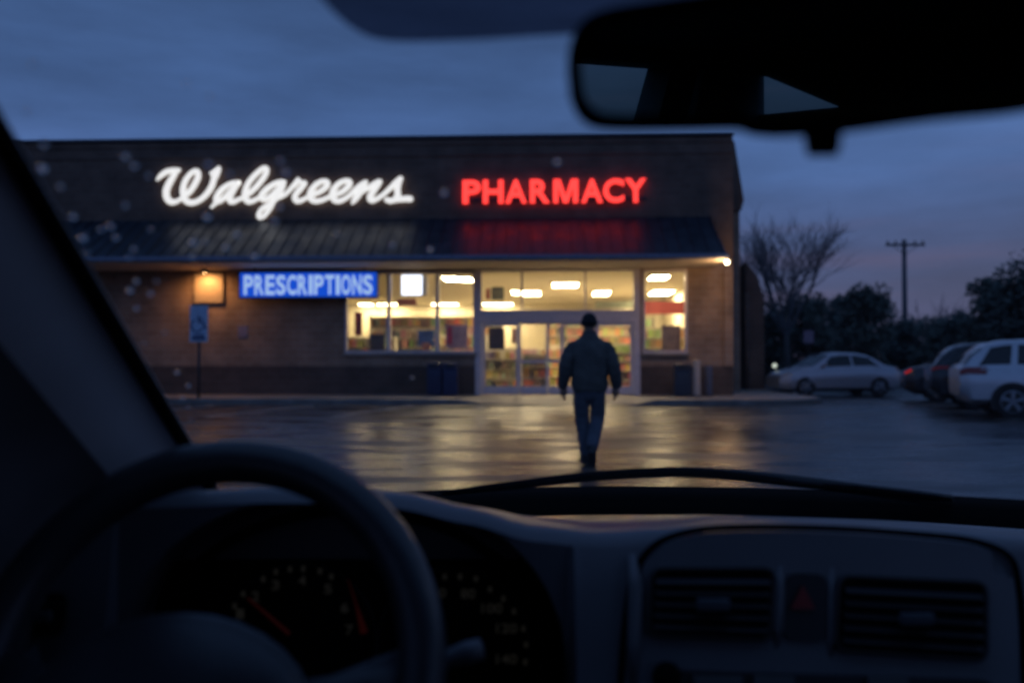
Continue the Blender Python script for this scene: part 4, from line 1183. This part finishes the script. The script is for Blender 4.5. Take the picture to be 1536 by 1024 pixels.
# dashboard
DY = .88
def dpx(px): return (px - 768) / F * DY
def dz(py): return CAMZ - (py - 542) / F * DY
Htab = [(dpx(-60), dz(752)), (dpx(100), dz(748)), (dpx(250), dz(742)), (dpx(400), dz(736)), (dpx(520), dz(736)), (dpx(600), dz(744)), (dpx(700), dz(766)), (dpx(800), dz(793)), (dpx(900), dz(803)), (dpx(1100), dz(792)), (dpx(1400), dz(800)), (dpx(1700), dz(822))]
AC, AA = dpx(515), dpx(850) - dpx(515); AZ, ABH = dz(1010), dz(748) - dz(1010)
def arch(x):
    u = abs((x - AC) / AA)
    return AZ + ABH * (1 - u ** 2.6) ** (1 / 2.1) if u < 1 else None
xs = [-.50 + i * .0125 for i in range(113)]
xs = sorted(xs + [AC - AA * k for k in (.999, .99, .97, -.999, -.99, -.97)])
rows = []
for x in xs:
    H = interp(Htab, x); A = arch(x)
    yb_ = Yb(x) + .03
    r0 = [(yb_, .950), (yb_ - .06, .966)]
    ym = (yb_ + DY) / 2
    r0 += [(ym + .04, .966 + (H - .966) * .42), (ym - .04, .966 + (H - .966) * .72), (DY + .06, H - .004), (DY + .025, H), (DY + .007, H - .004), (DY, H - .012)]
    if A is not None:
        A = min(A, H - .015)
        f = [(DY + .001, A + .002), (DY + .008, A), (DY + .10, A - .004), (DY + .102, AZ - .1), (DY + .102, .6)]
    else:
        f = [(DY - .018, dz(900)), (DY - .030, dz(960)), (DY - .042, dz(1024)), (DY - .056, dz(1100)), (DY - .05, .6)]
    rows.append([Vector((x, y, z)) for y, z in r0 + f])
g = MB(); g.grid(rows); dash = g.build('dashboard', M['dash'], myc, smooth=38)
# instrument cluster: black plate, dials
GY = DY + .075
def gpt(px, py, off=0): return P(px, py, GY - off)
g = MB(); g.prism([Vector((AC - AA * 1.05, GY, .55)), Vector((AC + AA * 1.05, GY, .55)), Vector((AC + AA * 1.05, GY, dz(720))), Vector((AC - AA * 1.05, GY, dz(720)))], (0, .012, 0)); cl = g.build('instrument_cluster', M['void'], myc)
# keep plate under the hood skin
for v in cl.data.vertices:
    if v.co.z > .6:
        v.co.z = AZ + ABH * .55
g = MB(); g.tube([(AC + AA * .93 * math.cos(t), GY - .03, AZ + ABH * .9 * math.sin(t)) for t in [PI * i / 24 for i in range(25)]], .006, 8); g.build('cluster_rim', M['void'], cl, smooth=True)
M['digit'] = emis('dial numeral', (.75, .68, .5), .007, (.09, .09, .085))
M['needle'] = emis('red needle', (1, .08, .03), .007, (.2, .02, .015))
def dial(cx, cy, marks, nums, nm_):
    c = gpt(cx, cy, .003)
    g = MB(); g.tube([c + Vector((.083 * math.cos(t), 0, .083 * math.sin(t))) for t in [2 * PI * i / 40 for i in range(40)]], .0012, 6, closed=True)
    d = g.build(nm_, M['dash_dark'], cl, smooth=True)
    for (ch, x, y) in nums:
        me = letter_mesh(ch, .0085 * len(ch) ** .9, .0105, .001, .02); me.materials.clear(); me.materials.append(M['digit'])
        o = bpy.data.objects.new('numeral', me); COL.objects.link(o); o.parent = cl; o.location = gpt(x, y + 7, .004)
    g = MB()
    for (x, y) in marks: p = gpt(x, y, .004); g.box(p.x - .0022, p.x + .0022, p.y - .0005, p.y, p.z - .003, p.z + .003)
    g.build('tick_marks', M['digit'], cl)
dial(450, 960, [(395, 868), (414, 857), (435, 853), (455, 852), (480, 856), (497, 864), (365, 890), (352, 908)], [('1', 360, 920), ('2', 383, 894), ('3', 413, 877), ('4', 453, 870), ('5', 492, 883), ('6', 517, 911), ('7', 524, 944)], 'tachometer')
dial(680, 965, [(667, 864), (690, 864), (714, 867), (735, 883), (755, 897), (771, 916), (785, 942), (789, 966), (788, 992)], [('60', 658, 889), ('80', 702, 890), ('100', 738, 912), ('120', 760, 942), ('140', 760, 988)], 'speedometer')
g = MB(); g.tube([gpt(371, 896, .008), gpt(402, 922, .008), gpt(434, 950, .008)], [.0012, .0018, .0022], 6); g.build('needle', M['needle'], cl)
g = MB(); g.tube([gpt(522, 868, .008), gpt(534, 905, .008), gpt(546, 948, .008)], [.0006, .0012, .0044], 6); g.build('needle', M['needle'], cl)
# centre stack
stack = crv([(936, 1120), (938, 1024), (944, 940), (956, 870), (985, 825), (1040, 803), (1120, 797), (1250, 799), (1380, 808), (1460, 818), (1508, 840), (1522, 880), (1528, 960), (1532, 1120)], 4)
SY = DY - .004
def PS(x, y, Yv):
    """point on the raked face of the dash"""
    Y = Yv
    for _ in range(6): Y = Yv - (1.028 - P(x, y, Y).z) * .3
    return P(x, y, Y)
pts = [PS(x, y, SY) for x, y in stack]
g = MB(); g.prism(pts, (0, .05, 0)); g.bm.verts.index_update()
bmesh.ops.bevel(g.bm, geom=[e for e in g.bm.edges if all(v.index < len(pts) for v in e.verts)], offset=.018, segments=5, affect='EDGES')
st = g.build('centre_panel', M['dash'], myc, smooth=40)
g = MB(); g.tube([PS(x, y, SY + .004) for x, y in crv([(929, 1120), (931, 1024), (937, 940), (949, 866), (980, 818), (1038, 796), (1120, 790), (1250, 792), (1380, 801), (1462, 811), (1514, 834), (1529, 880), (1536, 960), (1540, 1120)], 4)], .0032, 8); g.build('panel_gap_shade', M['void'], st, smooth=True)  # black tube stands in for the shaded groove round the panel
STRIP = mat('satin trim', (.14, .14, .15), .4)
for pl_, rl in (([(948, 830, .002), (953, 880, -.004), (951, 960, -.003), (948, 1030, .003)], [.004, .007, .007, .005]),
                ([(1170, 845, .003), (1169, 880, -.002), (1166, 940, -.002), (1164, 975, .004)], [.003, .0055, .0055, .003]),
                ([(1247, 850, .003), (1247, 890, -.001), (1246, 960, -.001), (1245, 990, .004)], [.003, .004, .004, .003])):
    g = MB(); g.tube([PS(x, y, SY + o) for x, y, o in pl_], rl, 10); g.build('trim_strip', STRIP, st, smooth=True)
def rrect(cs, n=5, r=.15):
    """rounded quad from four corners (clockwise)"""
    out = []
    for i in range(4):
        p, a, b = cs[i], cs[i - 1], cs[(i + 1) % 4]
        u = p + (a - p).normalized() * .012; v = p + (b - p).normalized() * .012
        for k in range(n + 1):
            t = k / n; out.append(u.lerp(p, t).lerp(p.lerp(v, t), t))
    return out
def vent(c4, lab=None, Yv=None, par=None):
    Yv = Yv or SY
    cs = [PS(x, y, Yv - .002) for x, y in c4]
    g = MB(); g.prism(rrect(cs), (0, -.003, 0)); v = g.build('air_vent', M['void'], par or myc)  # raised black block stands in for the shaded hollow of the vent
    cen = sum(cs, Vector()) / 4
    g = MB(); o_ = rrect(cs); g.tube([q + Vector((0, -.004, 0)) for q in o_], .0026, 8, closed=True); g.build('vent_frame', M['dash_dark'], v, smooth=True)
    g = MB()
    for k in range(1, 6):
        t = k / 6; l = cs[0].lerp(cs[3], t); r = cs[1].lerp(cs[2], t)
        l = l.lerp(r, .04); r = r.lerp(l, .04)
        M0 = [(0, -.0045, .0015), (0, -.011, -.0018), (0, -.011, -.003), (0, -.0045, .0003)]
        g.grid([[l + Vector(o) for o in M0 + M0[:1]], [r + Vector(o) for o in M0 + M0[:1]]])
    g.build('slats', M['black'], v)
    g = MB(); g.box(cen.x - .016, cen.x + .016, cen.y - .019, cen.y - .0115, cen.z - .004, cen.z + .007, bevel=.002); g.build('vent_tab', mat('grey tab', (.08, .095, .11), .45), v, smooth=40)
    return v
vent([(976, 851), (1160, 851), (1152, 958), (970, 950)])
vent([(1256, 862), (1476, 872), (1476, 988), (1250, 972)])
hz = [PS(x, y, SY - .001) for x, y in ((1178, 858), (1240, 860), (1238, 962), (1172, 958))]
g = MB(); g.prism(rrect(hz), (0, -.003, 0)); hp = g.build('hazard_button', M['dash_dark'], myc)
tri = [PS(x, y, SY - .0065) for x, y in ((1204, 876), (1222, 912), (1186, 912))]
g = MB(); g.prism(tri, (0, -.0015, 0)); g.build('warning_triangle', emis('dim red mark', (1, .05, .05), .001, (.2, .02, .02)), hp)
rd = [PS(x, y, SY - .001) for x, y in ((985, 1003), (1490, 1018), (1490, 1120), (980, 1120))]
g = MB(); g.prism(rrect(rd), (0, -.004, 0)); rdo = g.build('radio', M['dash_dark'], myc)
for x0, x1 in ((1040, 1112), (1130, 1190), (1300, 1360)):
    q = [PS(x, y, SY - .0065) for x, y in ((x0, 1012), (x1, 1013), (x1, 1040), (x0, 1039))]
    g = MB(); g.prism(q, (0, -.004, 0)); g.build('radio_button', mat('grey key', (.10, .10, .10), .5), rdo)
p = PS(1000, 1014, SY - .006); g = MB(); g.ball(p, (.014, .010, .014)); g.build('radio_knob', M['void'], rdo, smooth=True)
# left end vent
vent([(30, 893), (108, 888), (98, 948), (22, 950)], Yv=DY - .006)
# wheel
WC = P(305, 1003, .69); EL = R(27)
MW = Matrix.Translation(WC) @ Matrix.Rotation(PI / 2 - EL, 4, 'X')
sw_ = empty('steering_wheel', (0, 0, 0)); sw_.parent = myc
g = MB(); g.tube([MW @ Vector((.173 * math.cos(t), .173 * math.sin(t), 0)) for t in [2 * PI * i / 72 for i in range(72)]], .0192, 18, closed=True, flat=None)
g.build('rim', M['leather'], sw_, smooth=True)
g = MB()
hubc = MW @ Vector((-.016, -.052, .018))
g.ball((0, 0, 0), (1, 1, 1), Matrix.Translation(hubc) @ Matrix.Rotation(PI / 2 - EL, 4, 'X') @ Matrix.Diagonal((.116, .092, .038, 1)), 32, 20)
g.build('airbag_cover', M['leather'], sw_, smooth=True)
for s, y0, y1 in ((-1, -.035, .0), (1, -.035, .0)):
    g = MB(); g.tube([MW @ Vector((s * .06 - .01, y0, .012)), MW @ Vector((s * .11, y0 + .01, .012)), MW @ Vector((s * .168, y1 + .005, .0))], [.022, .020, .015], 12, flat=((MW.to_3x3() @ Vector((0, 0, 1))), .6)); g.build('spoke', M['leather'], sw_, smooth=True)
g = MB(); g.tube([MW @ Vector((0, -.03, .0)), MW @ Vector((0, -.05, -.14))], [.05, .06], 16); g.build('steering_column', M['dash_dark'], sw_, smooth=True)
g = MB(); g.tube([P(600, 1010, .78), P(660, 992, .77), P(700, 978, .765), P(722, 972, .763)], [.006, .0075, .010, .009], 12); g.build('stalk', M['dash'], sw_, smooth=True)
# mirror
mir = crv([(862, 112), (864, 78), (876, 48), (905, 28), (980, 14), (1120, -4), (1280, -18), (1450, -26), (1585, -22), (1612, 20), (1614, 90), (1592, 138), (1530, 160), (1400, 173), (1290, 188), (1240, 194), (1170, 198), (1130, 195), (1105, 187), (1010, 188), (910, 187), (878, 174), (865, 148)], 4)
MA, MBt = R(16), R(7.5)
MN = Vector((-math.sin(MA) * math.cos(MBt), -math.cos(MA) * math.cos(MBt), -math.sin(MBt)))
MC = P(1233, 90, .45)
def on_mir(px, py, off=0):
    d = ray(px, py); o = Vector((0, 0, CAMZ)); t = (MC - o).dot(MN) / d.dot(MN)
    return o + d * t + MN * off
mr = empty('rear_view_mirror', (0, 0, 0)); mr.parent = myc
g = MB(); front = [on_mir(x, y, .004) for x, y in mir]; g.prism(front, -MN * .028)
g.build('mirror_housing', M['void'], mr, smooth=40)
# bevelled bezel ring
g = MB(); g.tube([on_mir(x, y, .003) for x, y in mir], .0035, 8, closed=True); g.build('bezel', M['void'], mr, smooth=True)
cxm, cym = 1235, 85
gl_ = [on_mir(cxm + (x - cxm) * .965, 92 + (y - 92) * .86, .0055) for x, y in mir]
g = MB(); g.poly(gl_)
m_, nt_, b_ = nm('mirror glass'); b_.inputs['Base Color'].default_value = (.15, .26, .26, 1); b_.inputs['Metallic'].default_value = 1; b_.inputs['Roughness'].default_value = .02
g.build('mirror_glass', m_, mr)
g = MB(); g.prism([on_mir(x, y, .010) for x, y in ((1204, 180), (1262, 180), (1260, 216), (1256, 234), (1212, 234), (1207, 216))], -MN * .014); g.build('dimming_lever', M['void'], mr)
g = MB(); a_ = MC - MN * .028; b2 = on_ws(1233, 40, -.002); b2.z = WSz(b2.x, b2.y) - .003
a_ = MC - MN * .027
yy = .56; b2 = Vector((MC.x + .01, yy, WSz(MC.x, yy) - .004)); g.tube([a_, a_.lerp(b2, .5) + Vector((0, 0, .005)), b2], [.014, .010, .018], 12); g.build('mirror_stalk', M['void'], mr, smooth=True)
# cowl, wiper, hood
g = MB(); rows = []
for i in range(31):
    x = -.52 + 1.5 * i / 30; yb_ = Yb(x)
    rows.append([Vector((x, yb_ - .02, .975)), Vector((x, yb_ + .0, .996)), Vector((x, yb_ + .035, 1.009 - .006 * max(0, (x - .2)))), Vector((x, yb_ + .06, .985)), Vector((x, yb_ + .2, .94))])
g.grid(rows); g.build('cowl', M['void'], myc, smooth=True)
g = MB(); g.grid([[Vector((x, Yb(x) * .3 + 1.06 + .95 * j / 8, .925 - .16 * (j / 8) ** 1.6 - .05 * ((x - CX) / .7) ** 4)) for x in [-.55 + 1.5 * i / 20 for i in range(21)]] for j in range(9)]); g.build('hood', M['paint_car'], myc, smooth=True)
wb = crv([(662, 744), (720, 737), (780, 730), (880, 719), (1000, 712), (1100, 717), (1223, 731), (1330, 742), (1430, 753)], 4)
wpr = empty('windshield_wiper', (0, 0, 0)); wpr.parent = myc
g = MB(); n_ = len(wb); g.tube([on_ws(x, y + 5, .009) for x, y in wb], [.0026 + .0046 * math.sin(PI * i / (n_ - 1)) ** .7 for i in range(n_)], 8); g.build('wiper_blade', M['void'], wpr, smooth=True)
g = MB(); g.tube([on_ws(x, y + 5, .012) for x, y in crv([(860, 726), (960, 717), (1050, 715), (1130, 721), (1220, 731), (1320, 744), (1430, 758)], 3)], [.004, .005, .006, .007, .007, .007, .007, .007, .008, .008, .008, .008, .008, .008, .008, .008, .009, .009, .009], 8); g.build('wiper_arm', M['trim'], wpr, smooth=True)
# cabin shell
g = MB(); g.box(-.57, .99, -1.80, .44, 1.498, 1.53); g.build('headliner', M['liner'], myc)
g = MB(); g.box(-.55, .97, -1.9, 1.2, .28, .31); g.build('cabin_floor', M['dash_dark'], myc)
g = MB(); g.box(-.55, .97, 1.2, 1.25, .28, .93); g.build('firewall', M['dash_dark'], myc)
for sx_, x0, x1 in ((-1, -.56, -.50), (1, .92, .98)):
    g = MB(); g.box(x0, x1, -.42, 1.19, .315, .985, bevel=.01); d_ = g.build('door', M['dash_dark'], myc)
    g = MB(); g.box(x0, x1, -1.25, -.425, .315, .985, bevel=.01); g.build('door', M['dash_dark'], myc)
    g = MB(); g.prism([(x0 + .001, -.36, .985), (x0 + .001, -.48, .985), (x0 + .001, -.50, 1.5), (x0 + .001, -.40, 1.5)], (x1 - x0 - .002, 0, 0)); g.build('centre_pillar', M['liner'], myc)
    g = MB(); g.prism([(x0, -.66, .985), (x0, -.86, .985), (x0, -1.24, 1.48), (x0, -1.06, 1.48)], (x1 - x0, 0, 0)); g.build('rear_pillar', M['liner'], myc)
    g = MB(); g.prism([(x0, -.95, .985), (x0, -1.80, .985), (x0, -1.80, 1.48), (x0, -1.28, 1.48)], (x1 - x0, 0, 0)); g.build('quarter_panel', M['liner'], myc)
    g = MB(); g.box(x0 - .003, x1 + .003, -1.795, .42, 1.465, 1.4975); g.build('roof_rail', M['liner'], myc)
    g = MB(); xm = (x0 + x1) / 2; g.poly([(xm, -.47, .985), (xm, -.95, .985), (xm, -1.28, 1.47), (xm, -.49, 1.47)]); g.build('side_glass', M['ws'], myc)
    g = MB(); g.poly([(xm, .55, .985), (xm, -.35, .985), (xm, -.39, 1.47), (xm, .5, 1.47)]); g.build('side_glass', M['ws'], myc)
g = MB(); g.box(-.5, .92, -1.86, -1.80, .315, 1.0); g.box(-.5, .92, -1.80, -1.35, .96, 1.0); g.build('parcel_shelf', M['liner'], myc)
g = MB(); yy = -1.74
g.prism([(-.5, yy, 1.0), (.92, yy, 1.0), (.92, yy, 1.5), (-.5, yy, 1.5), (-.5, yy, 1.46), (-.47, yy, 1.45), (-.27, yy, 1.35), (-.5, yy, 1.345)], (0, -.03, 0)); g.build('tailgate', M['liner'], myc)  # shaped solid but for one corner, to darken the mirror's reflection
g = MB(); g.poly([(-.5, yy - .01, 1.34), (-.26, yy - .01, 1.34), (-.5, yy - .01, 1.46)]); g.build('rear_glass', M['ws'], myc)
for x in (-.26, .62):
    g = MB(); g.box(x - .22, x + .22, -.42, -.30, .55, 1.08, bevel=.05); s0 = g.build('front_seat', M['liner'], myc, smooth=50)
    g = MB(); g.box(x - .12, x + .12, -.44, -.34, 1.11, 1.27, bevel=.035); g.build('headrest', M['liner'], s0, smooth=50)
g = MB(); g.box(-.48, .90, -1.34, -1.18, .45, 1.0, bevel=.05); rs0 = g.build('rear_seat', M['liner'], myc, smooth=50)
for x in (-.2, .6):
    g = MB(); g.box(x - .12, x + .12, -1.36, -1.27, 1.005, 1.15, bevel=.03); g.build('headrest', M['liner'], rs0, smooth=50)

# ------------------------------------------------------------------ raindrops
m_, nt_, b_ = nm('water drop'); b_.inputs['Base Color'].default_value = (1, 1, 1, 1); b_.inputs['Roughness'].default_value = .03; b_.inputs['Transmission Weight'].default_value = 1; b_.inputs['IOR'].default_value = 1.33
drops = [(65, 218, 2), (63, 253, 3), (187, 236, 2), (201, 250, 2), (90, 281, 2), (187, 309, 2), (109, 326, 3), (124, 357, 3.2), (151, 345, 2.2), (165, 340, 2.4), (173, 357, 2), (310, 326, 3.4), (289, 364, 2.8), (287, 386, 2.4),
         (308, 364, 1.8), (355, 353, 2), (338, 372, 2.6), (381, 384, 3.2), (200, 375, 2), (193, 388, 1.8), (204, 423, 2.6), (194, 436, 2.6), (225, 441, 2), (204, 463, 2.6), (265, 559, 2.4), (282, 579, 2.4), (273, 597, 2.2), (282, 612, 1.8),
         (286, 629, 1.8), (234, 423, 1.6), (312, 247, 2.2), (222, 265, 1.6), (314, 249, 1.8), (428, 259, 2.4), (420, 242, 1.8), (419, 311, 2.2), (411, 332, 2.8), (356, 352, 1.8), (344, 262, 2.2), (836, 244, 2.2), (666, 290, 2.4), (588, 368, 2.6), (645, 375, 2.6),
         (130, 380, 2), (50, 100, 1.8), (280, 130, 1.6), (315, 147, 1.6), (40, 170, 2), (618, 567, 2.2), (225, 345, 1.6), (505, 352, 1.8), (246, 500, 1.6), (216, 516, 1.6)]
bmd = bmesh.new(); bmesh.ops.create_uvsphere(bmd, u_segments=14, v_segments=8, radius=1)
me = bpy.data.meshes.new('raindrop'); bmd.to_mesh(me); bmd.free(); me.materials.append(m_)
for p_ in me.polygons: p_.use_smooth = True
first = None
for (x, y, r) in drops:
    if first is None:
        o = bpy.data.objects.new('raindrop', me); first = o
    else: o = first.copy()
    COL.objects.link(o)
    o.location = on_ws(x, y, .0012)
    rr = r * rnd.uniform(.00075, .00105); o.scale = (rr, rr * rnd.uniform(.9, 1.25), rr * .9)
    o.rotation_euler = (-math.atan(SL), 0, 0)
    tag(o, 'small blurred raindrop clinging to the windshield glass', 'raindrop', 'raindrops on the windshield')

# ------------------------------------------------------------------ render settings
vs_ = scene.view_settings
vs_.view_transform = 'Standard'; vs_.look = 'None'; vs_.exposure = 0; vs_.gamma = 1
scene.render.engine = 'CYCLES'
cy = scene.cycles
cy.use_denoising = True
cy.max_bounces = 8; cy.diffuse_bounces = 3; cy.glossy_bounces = 4; cy.transmission_bounces = 6; cy.transparent_max_bounces = 12
cy.sample_clamp_indirect = 6
cy.caustics_reflective = False; cy.caustics_refractive = False
